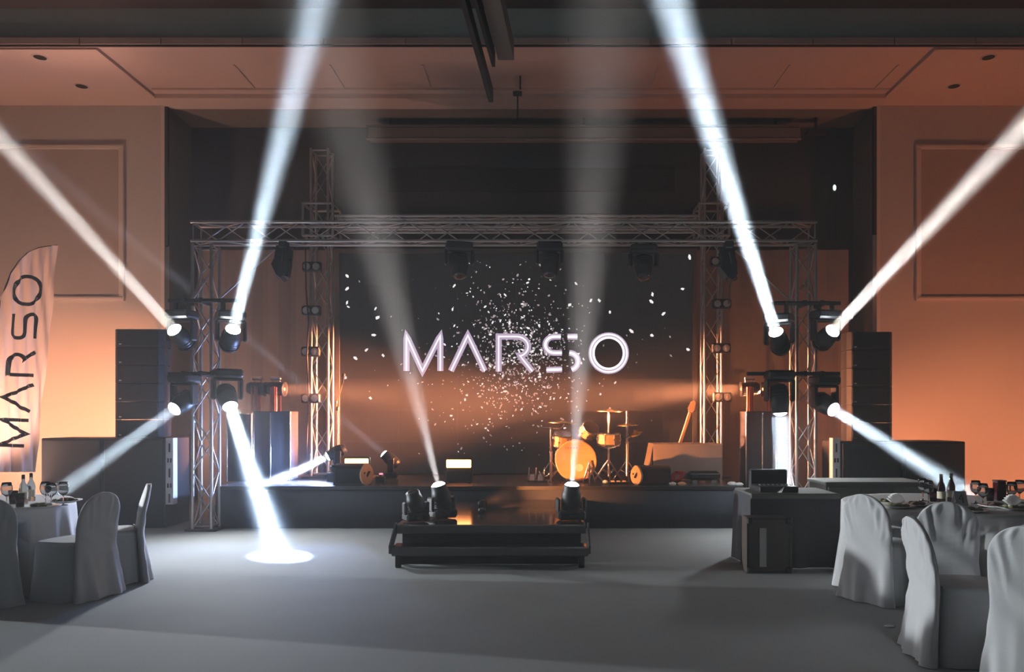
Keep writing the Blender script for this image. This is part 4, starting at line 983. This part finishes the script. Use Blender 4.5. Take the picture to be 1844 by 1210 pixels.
# red cable bundle and cloth scraps
q = P(1216, 0, 10.85); t = thing('red_cable_bundle', 'coiled red cable lying right of the wedge monitor', 'cable', (q.x, 10.85, Z))
pts = [(q.x + 0.06 * math.cos(i * 0.5) + 0.0015 * i, 10.87 + 0.04 * math.sin(i * 0.5), Z + 0.03 + 0.075 + 0.06 * math.sin(i * 0.5 + 0.6)) for i in range(40)]
MB().tube(pts, 0.014, 6).build('coil', 'redcase', t); MB().bb((q.x - 0.03, 10.84, Z), (q.x + 0.07, 10.9, Z + 0.06)).build('plug_box', 'black', t)
def crumple(px, py, Y, r, lab, m='napkin', z=None):
    q = P(px, py, Y); z = Z if z is None else z; mb = MB().sphere((0, 0, 0), r, 14, (1.3, 0.9, 0.6)); rr = random.Random(int(px))
    mb.v = [(q.x + x * rr.uniform(0.75, 1.2), Y + y * rr.uniform(0.75, 1.2), z + max(0.0, (zz_ + r * 0.45) * rr.uniform(0.7, 1.15))) for x, y, zz_ in mb.v]
    return tag(mb.build('crumpled_cloth', m), lab, 'cloth', 'crumpled scraps')
crumple(1211, 870, 10.62, 0.04, 'crumpled pale scrap at the foot of the red cable'); crumple(1228, 870, 10.60, 0.045, 'crumpled pale scrap below the long black case', 'drumhead')
crumple(1318, 870, 10.55, 0.05, 'crumpled white cloth at the right end of the stage edge, left piece'); crumple(1331, 871, 10.52, 0.045, 'crumpled white cloth at the very right corner of the stage')
# small dark walkway object, made into an added orange lamp for the drum kit
q = P(868, 906, 9.3); t = thing('added_wash_light', 'small dark walkway object made into an added lamp for the drum kit', 'stage light', (q.x, 9.3, DZ))
d = (V((0.9, 11.2, 0.85)) - V((q.x, 9.3, DZ + 0.075))).normalized()
c = V((q.x, 9.3, DZ + 0.075))
MB().cyl((q.x, 9.3, DZ), (q.x, 9.3, DZ + 0.015), 0.05, 0.045, 14).build('base', 'black', t)
for k in (-1, 1):
    e = c + V((-d.y, d.x, 0)).normalized() * k * 0.045; MB().bb((e.x - 0.006, e.y - 0.006, DZ + 0.01), (e.x + 0.006, e.y + 0.006, c.z)).build('yoke_arm', 'blackmetal', t)
hd = MB().lathe([(0.0, -0.05), (0.03, -0.045), (0.04, -0.02), (0.04, 0.045), (0.036, 0.045)], c, d, 16).build('housing', 'black', t)
MB().lathe([(0.0, 0.004), (0.037, 0.0)], c + d * 0.042, d, 16).build('lens', 'orangelens', hd)
area_light('added_wash_lamp', c + d * 0.06, d, 17, (1.0, 0.33, 0.09), 0.07, 50)
# ------------------------------------------------------------------ covered chairs (local: faces +Y, floor at z = 0)
def lerp_tab(tab, z):
    for (z0, *a), (z1, *b) in zip(tab, tab[1:]):
        if z <= z1:
            f = (z - z0) / (z1 - z0) if z1 > z0 else 0; f = max(0, min(1, f)); f = f * f * (3 - 2 * f)
            return [p + (q - p) * f for p, q in zip(a, b)]
    return list(tab[-1][1:])
def loft(mb, zs, ring, n):
    vs = []; 
    for z in zs: vs += [ring(z, 2 * math.pi * i / n, i) for i in range(n)]
    fs = [(k * n + i, k * n + (i + 1) % n, (k + 1) * n + (i + 1) % n, (k + 1) * n + i) for k in range(len(zs) - 1) for i in range(n)]
    mb.add(vs, fs, True); mb.add(vs[-n:], [tuple(range(n))]); mb.add(vs[:n], [tuple(range(n - 1, -1, -1))])
def sup(t, e):
    c, s_ = math.cos(t), math.sin(t); return math.copysign(abs(c) ** e, c), math.copysign(abs(s_) ** e, s_)
BT = 0.87
def make_chair(seed, pleat):
    rr = random.Random(seed); ph = [rr.random() * 6.28 for _ in range(8)]
    root = thing('banquet_chair', 'chair', 'chair')
    # seat cover: box of cloth down to the floor
    tab = [(0.0, 0.252, 0.243, 0.004), (0.10, 0.240, 0.232, 0.004), (0.30, 0.224, 0.218, 0.004), (0.43, 0.216, 0.212, 0.004), (0.458, 0.212, 0.208, 0.004), (0.472, 0.195, 0.192, 0.004)]
    n = 72
    def ring(z, t, i):
        a, b, _ = lerp_tab(tab, z); x, y = sup(t, 0.42)
        f = max(0, 1 - z / 0.44); w_ = 1 + f ** 1.2 * (0.030 * math.sin(4 * t + ph[0]) + 0.022 * math.sin(9 * t + ph[1]) + 0.012 * math.sin(17 * t + ph[2] + z * 4))
        return V((a * x * w_, 0.012 + b * y * w_, z + (0.004 * math.sin(6 * t + ph[3]) if z < 0.01 else 0) + 0.006))
    m = MB(); loft(m, [0, .03, .07, .12, .18, .24, .30, .36, .41, .44, .458, .472], ring, n); m.build('seat_cover', 'chair', root)
    # back cover: from the floor behind the seat to the rounded top
    tabb = [(0.0, 0.265, -0.265, 0.048), (0.12, 0.245, -0.255, 0.042), (0.30, 0.222, -0.238, 0.036), (0.44, 0.208, -0.226, 0.034), (0.58, 0.214, -0.240, 0.033), (0.70, 0.210, -0.262, 0.031), (BT, 0.0, -0.300, 0.022)]
    def half(z):
        w_, yc, th = lerp_tab(tabb, min(z, 0.70)); 
        if z > 0.66:
            q = (z - 0.66) / (BT - 0.66); w_ = 0.212 * math.sqrt(max(0.0, 1 - q ** 2.3)); yc = -0.252 - 0.052 * q; th = 0.032 * (1 - 0.35 * q)
        return w_, yc, th
    def ringb(z, t, i):
        w_, yc, th = half(z); x, y = sup(t, 0.62)
        lo = max(0, 1 - z / 0.42); hi = max(0, (z - 0.45) / 0.42); hi *= min(1.0, max(0.15, (BT - z) / 0.06))
        X = w_ * x; back = max(0.0, -y)
        fold = lo * (0.018 * math.sin(X * 26 + ph[4]) + 0.012 * math.sin(X * 52 + ph[5] + z * 5))
        fold += pleat * hi * (0.010 * math.sin(X * 150 * (0.55 + 0.45 * (1 - hi)) + ph[6]) + 0.008 * math.sin(X * 70 + z * 14 + ph[7]))
        fold += pleat * 0.012 * math.sin((X * 0.7 + z) * 30 + ph[0]) * math.exp(-((z - 0.5) / 0.2) ** 2)
        return V((X * (1 + 0.05 * lo * math.sin(3 * t + ph[1])), yc + th * y - fold * back, z + 0.006))
    m = MB(); zs = [0, .04, .08, .13, .18, .23, .28, .33, .38, .43, .47, .51, .55, .59, .63, .67, .70, .73, .76, .785, .805, .825, .84, .852, .861, .867, .8695]
    loft(m, zs, ringb, 80); m.build('back_cover', 'chair', root)
    # rolled hem where the seat cover meets the back
    m = MB(); m.tube([(x * 0.2, -0.198 + 0.012 * abs(x), 0.474 + 0.004 * abs(x)) for x in (-1, -0.6, -0.2, 0.2, 0.6, 1)], 0.007, 6); m.build('seam', 'chair', root)
    for sx in (-1, 1):
        for sy in (-1, 1): MB().cyl((sx * 0.17, sy * 0.17, 0), (sx * 0.17, sy * 0.17, 0.05), 0.014, n=8).build('leg', 'blackmetal', root)
    return root
GC = 'white covered banquet chairs'
ch1, ch2, ch3 = make_chair(3, 0.35), make_chair(11, 1.0), make_chair(23, 1.0)
def place(root, label, x, y, fx, fy, first):
    rz = math.atan2(fy, fx) - math.pi / 2
    if first: root.location = (x, y, 0); root.rotation_euler = (0, 0, rz); root['label'] = label; root['group'] = GC; return root
    return dup(root, label, (x, y, 0), rz, GC)
c_a = dup(ch1, 'white covered chair in shadow, back turned, right of the left table', (-3.96, 6.50, 0), math.atan2(0.22, -0.97) - math.pi / 2, GC)
c_b = dup(ch1, 'white covered chair seen side-on with bright inner back, beyond the left table', (-3.97, 7.09, 0), math.atan2(-0.50, -0.86) - math.pi / 2, GC)
place(ch1, 'dark covered chair cut off by the left edge of the picture', -4.52, 6.25, -0.58, 0.81, True)
place(ch2, 'pale pleated chair at the far left of the right table, nearest the stage', 2.80, 6.42, 0.85, 0.53, True)
place(ch3, 'grey chair with its shadowed back to the viewer, between the pale chairs', 3.06, 5.98, 0.40, 0.92, True)
c_e = dup(ch2, 'pale chair seen from its side in front of the right table', (2.58, 4.84, 0), math.atan2(-0.08, 0.99) - math.pi / 2, GC)
c_f = dup(ch3, 'pleated covered chair cut off at the lower right corner', (2.74, 4.26, 0), math.atan2(0.66, 0.75) - math.pi / 2, GC)

c_f.scale = (1.0, 1.0, 1.06)
# ------------------------------------------------------------------ round tables with cloths
def round_table(cx, cy, r, lab_t, lab_c, chairs, seed):
    H = 0.745; t = thing('round_table', lab_t, 'table', (cx, cy, 0), 'round banquet tables')
    MB().lathe([(0.0, H - 0.03), (r - 0.01, H - 0.03), (r - 0.01, H - 0.004), (0.0, H - 0.004)], (cx, cy, 0), n=40).build('tabletop', 'wood', t)
    MB().cyl((cx, cy, 0.03), (cx, cy, H - 0.03), 0.04, n=12).build('pedestal', 'blackmetal', t)
    MB().lathe([(0.0, 0.0), (0.25, 0.0), (0.24, 0.03), (0.0, 0.035)], (cx, cy, 0), n=24).build('foot', 'blackmetal', t)
    n = 160; rr = random.Random(seed); p1, p2, p3 = (rr.random() * 6 for _ in range(3))
    m = MB(); vs = []; prof = [(0.02, H), (r * 0.5, H), (r * 0.9, H), (r - 0.004, H - 0.001), (r + 0.008, H - 0.01)]
    for rad, z in prof:
        vs += [V((cx + rad * math.cos(2 * math.pi * i / n), cy + rad * math.sin(2 * math.pi * i / n), z)) for i in range(n)]
    zs = [H - 0.05, H - 0.12, H - 0.2, H - 0.3, H - 0.4, H - 0.5, H - 0.6, 0.07, 0.012]
    for z in zs:
        f = (H - z) / H
        for i in range(n):
            a = 2 * math.pi * i / n
            amp = 0.075 * f * (0.6 * math.sin(11 * a + p1) + 0.4 * math.sin(19 * a + p2) + 0.25 * math.sin(31 * a + p3))
            rad = r + 0.01 + 0.03 * f + amp
            for k in range(30):      # a chair tucked in pushes the cloth inwards
                x, y = cx + rad * math.cos(a), cy + rad * math.sin(a); hit = False
                for (qx, qy, fx, fy) in chairs:
                    u = (x - qx) * fx + (y - qy) * fy; v = -(x - qx) * fy + (y - qy) * fx
                    if -0.45 < u < 0.285 and abs(v) < 0.285 and z < 0.56: hit = True
                if not hit: break
                rad -= 0.02
            vs.append(V((cx + rad * math.cos(a), cy + rad * math.sin(a), z)))
    rows = len(prof) + len(zs)
    fs = [(k * n + i, (k + 1) * n + i, (k + 1) * n + (i + 1) % n, k * n + (i + 1) % n) for k in range(rows - 1) for i in range(n)]
    m.add(vs, [f[::-1] for f in fs], True); m.add(vs[:n], [tuple(range(n))])
    tag(m.build('tablecloth', 'cloth'), lab_c, 'tablecloth', 'white floor-length tablecloths')
    return H
def nrm(x, y): l = math.hypot(x, y); return x / l, y / l
CH = [(-3.96, 6.50, *nrm(-0.97, .22)), (-3.97, 7.09, *nrm(-.86, -.5)), (-4.52, 6.25, *nrm(-.58, .81))]
T1 = (-5.02, 6.80, 0.76)
HT = round_table(*T1, 'round banquet table under the white cloth on the left', 'white floor-length cloth on the left table with bottles', CH, 1)
T2 = (3.52, 6.80, 0.88)
round_table(*T2, 'round banquet table under the white cloth on the right', 'white floor-length cloth on the right table with the number card', [(2.80, 6.42, *nrm(.85, .53)), (3.06, 5.98, *nrm(.4, .92))], 2)
T3 = (3.80, 4.92, 0.70)
round_table(*T3, 'round table at the lower right edge, mostly out of the picture', 'white cloth of the table cut off at the lower right edge', [(2.58, 4.84, *nrm(.99, -.08)), (2.74, 4.26, *nrm(.75, .66))], 3)

# ------------------------------------------------------------------ tableware
def wine_glass_proto():
    root = thing('wine_glass', 'glass', 'wine glass')
    prof = [(0.036, 0.0), (0.034, 0.004), (0.006, 0.008), (0.0045, 0.03), (0.0045, 0.075), (0.012, 0.085), (0.034, 0.105), (0.043, 0.135), (0.042, 0.165), (0.034, 0.20), (0.033, 0.20), (0.0405, 0.165), (0.0415, 0.135), (0.032, 0.107), (0.008, 0.09), (0.0, 0.088)]
    m = MB(); m.lathe(prof[5:], (0, 0, 0), n=24); m.build('bowl', 'glass', root)
    m = MB(); m.lathe(prof[:6], (0, 0, 0), n=20); m.build('stem', 'glass', root)
    return root
def tumbler_proto():
    root = thing('tumbler', 'glass', 'glass')
    MB().lathe([(0.0, 0.0), (0.030, 0.0), (0.036, 0.115), (0.0345, 0.115), (0.0285, 0.01), (0.0, 0.01)], n=20).build('glass', 'glass', root)
    MB().lathe([(0.0, 0.0102), (0.0283, 0.0102), (0.0325, 0.075), (0.0, 0.075)], n=20).build('drink', 'wine', root)
    return root
def bottle_proto(m, cap):
    root = thing('bottle', 'bottle', 'bottle')
    MB().lathe([(0.0, 0.0), (0.032, 0.0), (0.034, 0.01), (0.034, 0.13), (0.028, 0.16), (0.014, 0.19), (0.012, 0.24), (0.0, 0.241)], n=20).build('body', m, root)
    MB().lathe([(0.0345, 0.04), (0.0345, 0.10)], n=20).build('paper_label', 'label', root)
    MB().lathe([(0.0, 0.252), (0.014, 0.25), (0.0145, 0.215), (0.0125, 0.215)], n=14).build('cap', cap, root)
    return root
def plate_proto(food):
    root = thing('dinner_plate', 'plate', 'plate')
    MB().lathe([(0.0, 0.004), (0.06, 0.003), (0.075, 0.0), (0.085, 0.006), (0.13, 0.020), (0.13, 0.024), (0.085, 0.011), (0.0, 0.009)], n=28).build('plate', 'plate', root)
    rr = random.Random(food); m = MB()
    for k in range(9):
        m.sphere((rr.uniform(-0.06, 0.06), rr.uniform(-0.06, 0.06), 0.018 + rr.random() * 0.012), rr.uniform(0.02, 0.034), 8, (1.2, 1.0, 0.6))
    m.build('food', 'food' if food % 2 else 'meat', root)
    return root
def napkin_proto():
    root = thing('folded_napkin', 'napkin', 'napkin'); m = MB()
    n = 9
    for k in range(n):
        a = R(-60 + 120 * k / (n - 1)); b_2 = R(-60 + 120 * (k + 0.5) / (n - 1))
        m.add([(0, 0, 0.0), (0.085 * math.sin(a), 0.012, 0.095 * math.cos(a) + 0.01), (0.085 * math.sin(b_2), -0.014, 0.095 * math.cos(b_2) + 0.01)], [(0, 1, 2)])
    m.sphere((0, 0, 0.012), 0.02, 8, (1.6, 1, 0.6)); m.build('cloth', 'napkin', root); return root
PROTO = dict(wine=wine_glass_proto(), tumbler=tumbler_proto(), dark=bottle_proto('bottle', 'cap'), clear=bottle_proto('clearbottle', 'cap'), plate=plate_proto(1), plate2=plate_proto(2), napkin=napkin_proto())
USED = set()
def put(kind, x, y, label, group, z=HT, rot=0.0, sc=1.0):
    p = PROTO[kind]
    if kind in USED: o = dup(p, label, (x, y, z), rot, group)
    else: USED.add(kind); o = p; o.location = (x, y, z); o.rotation_euler = (0, 0, rot); o['label'] = label; o['group'] = group
    return o
def at(px, Y): return (px - CX) / F_PX * Y
GL, GR_ = 'tableware on the left table', 'tableware on the right table'
put('clear', at(42, 6.75), 6.75, 'bottle with dark cap on the left table, left of the two', GL)
put('clear', at(56, 6.95), 6.95, 'bottle with pale label on the left table, right of the two', GL)
put('tumbler', at(24, 6.7), 6.7, 'glass of dark drink on the left table behind the bottles', GL)
put('wine', at(12, 6.55), 6.55, 'wine glass at the far left edge on the left table', GL)
put('wine', at(82, 6.62), 6.62, 'wine glass left of the pair in front of the black speakers', GL)
put('wine', at(92, 6.5), 6.5, 'larger looking wine glass right of the pair on the left table', GL)
put('wine', at(114, 6.62), 6.62, 'wine glass nearest the right rim on the left table', GL)
put('plate', at(78, 6.42), 6.42, 'plate of food at the front of the left table', GL)
put('plate2', at(118, 6.83), 6.83, 'dark filled plate near the right rim of the left table', GL)
put('napkin', at(88, 6.38), 6.38, 'fan-folded napkin on the front plate of the left table', GL, HT + 0.024)
put('tumbler', at(36, 6.48), 6.48, 'tumbler in front of the bottles on the left table', GL)
# right table
put('wine', at(1662, 6.95), 6.95, 'wine glass at the left of the group on the right table', GR_)
put('wine', at(1672, 6.75), 6.75, 'wine glass just left of the dark drink on the right table', GR_)
put('tumbler', at(1681, 6.9), 6.9, 'dark drink beside the dark bottles on the right table', GR_)
put('dark', at(1695, 6.8), 6.8, 'dark bottle left of the number card', GR_)
put('dark', at(1713, 6.9), 6.9, 'dark bottle directly behind the number card', GR_)
put('wine', at(1757, 6.75), 6.75, 'wine glass just right of the number card', GR_)
put('wine', at(1770, 6.45), 6.45, 'wine glass in front of the dark jug on the right table', GR_)
put('wine', at(1822, 6.6), 6.6, 'wine glass second from the right edge on the right table', GR_)
put('wine', at(1836, 6.8), 6.8, 'wine glass at the right picture edge on the right table', GR_)
put('tumbler', at(1783, 6.95), 6.95, 'dark drink behind the wine glasses on the right table', GR_)
put('plate', at(1600, 6.75), 6.75, 'plate of greens at the left end of the right table', GR_)
put('plate', at(1618, 6.42), 6.42, 'plate near the front left rim of the right table', GR_)
put('plate2', at(1650, 6.55), 6.55, 'plate with dark food left of the grey chair back', GR_)
put('plate', at(1748, 6.15), 6.15, 'pale plate right of the grey chair back on the right table', GR_)
put('plate2', at(1792, 6.45), 6.45, 'plate with brown food right of centre on the right table', GR_)
put('plate', at(1826, 6.3), 6.3, 'plate with a white napkin at the right picture edge', GR_)
put('napkin', at(1822, 6.26), 6.26, 'crumpled fan napkin on the rightmost plate', GR_, HT + 0.024)
put('napkin', at(1612, 6.6), 6.6, 'fan napkin between the plates at the left of the right table', GR_)
# jug of dark drink
x_, y_ = at(1780, 7.0) + 0.1, 7.0
t = thing('drink_jug', 'square jug of dark drink behind the wine glasses', 'jug', (x_, y_, HT))
MB().rbox((x_, y_, HT + 0.085), (0.085, 0.085, 0.17), 0.01).build('jug', 'wine', t); MB().rbox((x_, y_, HT + 0.176), (0.09, 0.09, 0.016), 0.006).build('lid', 'cap', t)
MB().tube([(x_ + 0.04, y_, HT + 0.14), (x_ + 0.09, y_, HT + 0.13), (x_ + 0.09, y_, HT + 0.06), (x_ + 0.04, y_, HT + 0.04)], 0.008, 8).build('handle', 'wine', t)
# number card
x_, y_ = at(1728, 6.6), 6.6
t = thing('number_card', 'grey folded table card with a dark numeral', 'table card', (x_, y_, HT))
for s_ in (-1, 1): MB().rbox((x_, y_ + s_ * 0.022, HT + 0.062), (0.105, 0.003, 0.125), 0.001, Matrix.Rotation(R(20) * s_, 3, 'X')).build('card_side', 'card', t)
tl_ = Matrix.Rotation(R(-20), 3, 'X')
m = MB()
def on_card(u, v, off): return V((x_, y_ - 0.022, HT + 0.062)) + tl_ @ V((u, -off, v))
stroke(m, [(0.012, -0.04), (0.012, 0.035), (-0.018, -0.006)], 0.008, on_card, 0.0016, 0.0026, 0.02); stroke(m, [(-0.020, -0.006), (0.024, -0.006)], 0.005, on_card, 0.0016, 0.0026, 0.02)
m.build('number', 'ink', t)

# ------------------------------------------------------------------ dark side tables, flight case
DYF = 7.68
a_, b_ = at(1352, DYF), at(1512, DYF); zt = P(0, 889, DYF).z
t = thing('control_table', 'dark draped table standing right of the walkway', 'table', ((a_ + b_) / 2, DYF + 0.35, 0))
MB().rbox(((a_ + b_) / 2, DYF + 0.34, zt - 0.014), (b_ - a_, 0.66, 0.028), 0.01).build('tabletop', 'greycloth', t)
drape(a_, DYF, b_, DYF, zt - 0.02, 0.005, 'front_cloth', 'darkcloth', t, 0.022, 2.6)
drape(a_ - 0.004, DYF + 0.67, a_ - 0.004, DYF, zt - 0.02, 0.005, 'side_cloth', 'darkcloth', t, 0.02, 2.6, 0.02)
drape(b_ + 0.004, DYF, b_ + 0.004, DYF + 0.67, zt - 0.02, 0.005, 'side_cloth', 'darkcloth', t, 0.02, 2.6, 0.02)
MB().rbox(((a_ + b_) / 2, DYF - 0.012, zt - 0.025), (b_ - a_ + 0.01, 0.02, 0.05), 0.008).build('table_rim', 'greycloth', t)
# console case standing on it
ca, cb = at(1358, 8.0), at(1427, 8.0); zc = P(0, 846, 8.1).z
t = thing('mixer_case', 'dark mixer case standing open on the draped control table', 'case', ((ca + cb) / 2, 8.05, zt))
MB().rbox(((ca + cb) / 2, 7.98, zt + 0.03), (cb - ca, 0.36, 0.06), 0.01).build('console', 'cab', t)
MB().rbox(((ca + cb) / 2, 8.2, (zt + zc) / 2), (cb - ca, 0.06, zc - zt), 0.015, None).build('lid', 'cab', t)
for k in range(8): MB().rbox((ca + 0.04 + k * (cb - ca - 0.08) / 7, 7.93, zt + 0.066), (0.012, 0.05, 0.012), 0.003).build('fader', 'badge', t)
x_ = at(1405, 7.78); t = thing('paper_note', 'small white folded paper on the control table edge', 'paper', (x_, 7.78, zt))
m = MB(); m.add([(x_ - 0.03, 7.80, zt + 0.003), (x_ + 0.01, 7.76, zt + 0.003), (x_ + 0.045, 7.80, zt + 0.055), (x_ + 0.01, 7.84, zt + 0.05)], [(0, 1, 2, 3)]); m.build('sheet', 'napkin', t)
# flight case before the table
fa, fb_ = at(1345, 7.45), at(1426, 7.45); zf = P(0, 932, 7.45).z
t = thing('flight_case', 'dark brown flight case on the floor before the control table', 'case', ((fa + fb_) / 2, 7.52, 0))
MB().rbox(((fa + fb_) / 2, 7.55, zf / 2), (fb_ - fa, 0.2, zf), 0.008).build('body', 'wood', t)
for X in (fa + 0.01, fb_ - 0.01): MB().bb((X - 0.012, 7.44, 0), (X + 0.012, 7.452, zf)).build('edge_strip', 'blackmetal', t)
for zz_ in (0.012, zf - 0.012): MB().bb((fa, 7.44, zz_ - 0.012), (fb_, 7.452, zz_ + 0.012)).build('edge_strip', 'blackmetal', t)
MB().bb((fa + 0.12, 7.440, 0.06), (fa + 0.185, 7.449, zf - 0.10)).build('tape_strip', 'card', t)
MB().bb((fa + 0.02, 7.442, zf * 0.40), (fa + 0.30, 7.45, zf * 0.52)).build('tape_strip', 'darkcloth', t)
for X in (fa + 0.03, fb_ - 0.03):
    for zz_ in (0.03, zf - 0.03): MB().rbox((X, 7.44, zz_), (0.06, 0.02, 0.06), 0.012).build('corner', 'blackmetal', t)
# second table behind, with greyish cloth
SYT = 8.55; sa, sb = at(1486, SYT), at(1672, SYT); z2t = P(0, 868, SYT).z
t = thing('buffet_counter', 'long low grey counter behind the chairs under the right speakers', 'counter', ((sa + sb) / 2, SYT + 0.3, 0))
MB().rbox(((sa + sb) / 2, SYT + 0.3, z2t - 0.02), (sb - sa, 0.6, 0.04), 0.01).build('counter_top', 'greycloth', t)
MB().bb((sa + 0.02, SYT + 0.03, z2t - 0.20), (sb - 0.02, SYT + 0.57, z2t - 0.04)).build('drawer_box', 'greycloth', t)
for k in range(3): 
    w_ = (sb - sa - 0.06) / 3; MB().rbox((sa + 0.03 + w_ * (k + 0.5), SYT + 0.022, z2t - 0.12), (w_ - 0.02, 0.02, 0.13), 0.005).build('drawer_front', 'greycloth', t)
MB().bb((sa + 0.03, SYT + 0.05, 0), (sb - 0.03, SYT + 0.56, z2t - 0.20)).build('lower_body', 'darkcloth', t)
# paper scrap on the floor
q = P(1602, 1128, 1.5 * 1400 / 378); t = tag(MB().lathe([(0.0, 0.006), (0.028, 0.007), (0.04, 0.002), (0.0, 0.001)], (q.x, q.y, 0.0), (0, 0.05, 1), 12).build('paper_scrap', 'napkin'), 'small pale paper scrap on the empty floor at right', 'paper')
# ------------------------------------------------------------------ haze filling the hall
hz = bpy.data.materials.new('stage_haze'); hz.use_nodes = True
nt = hz.node_tree; nt.nodes.remove(nt.nodes['Principled BSDF'])
vs_ = nt.nodes.new('ShaderNodeVolumeScatter'); vs_.inputs['Density'].default_value = HAZE; vs_.inputs['Anisotropy'].default_value = 0.15
vs_.inputs['Color'].default_value = (0.95, 0.95, 0.96, 1)
nt.links.new(vs_.outputs[0], nt.nodes['Material Output'].inputs['Volume'])
ho = MB().bb((HX0 - 0.3, -3.2, -0.2), (HX1 + 0.3, AY + 0.4, ZH + 0.3)).build('stage_haze', hz)
ho['kind'] = 'stuff'; tag(ho, 'thin stage haze filling the hall and showing the beams', 'haze')
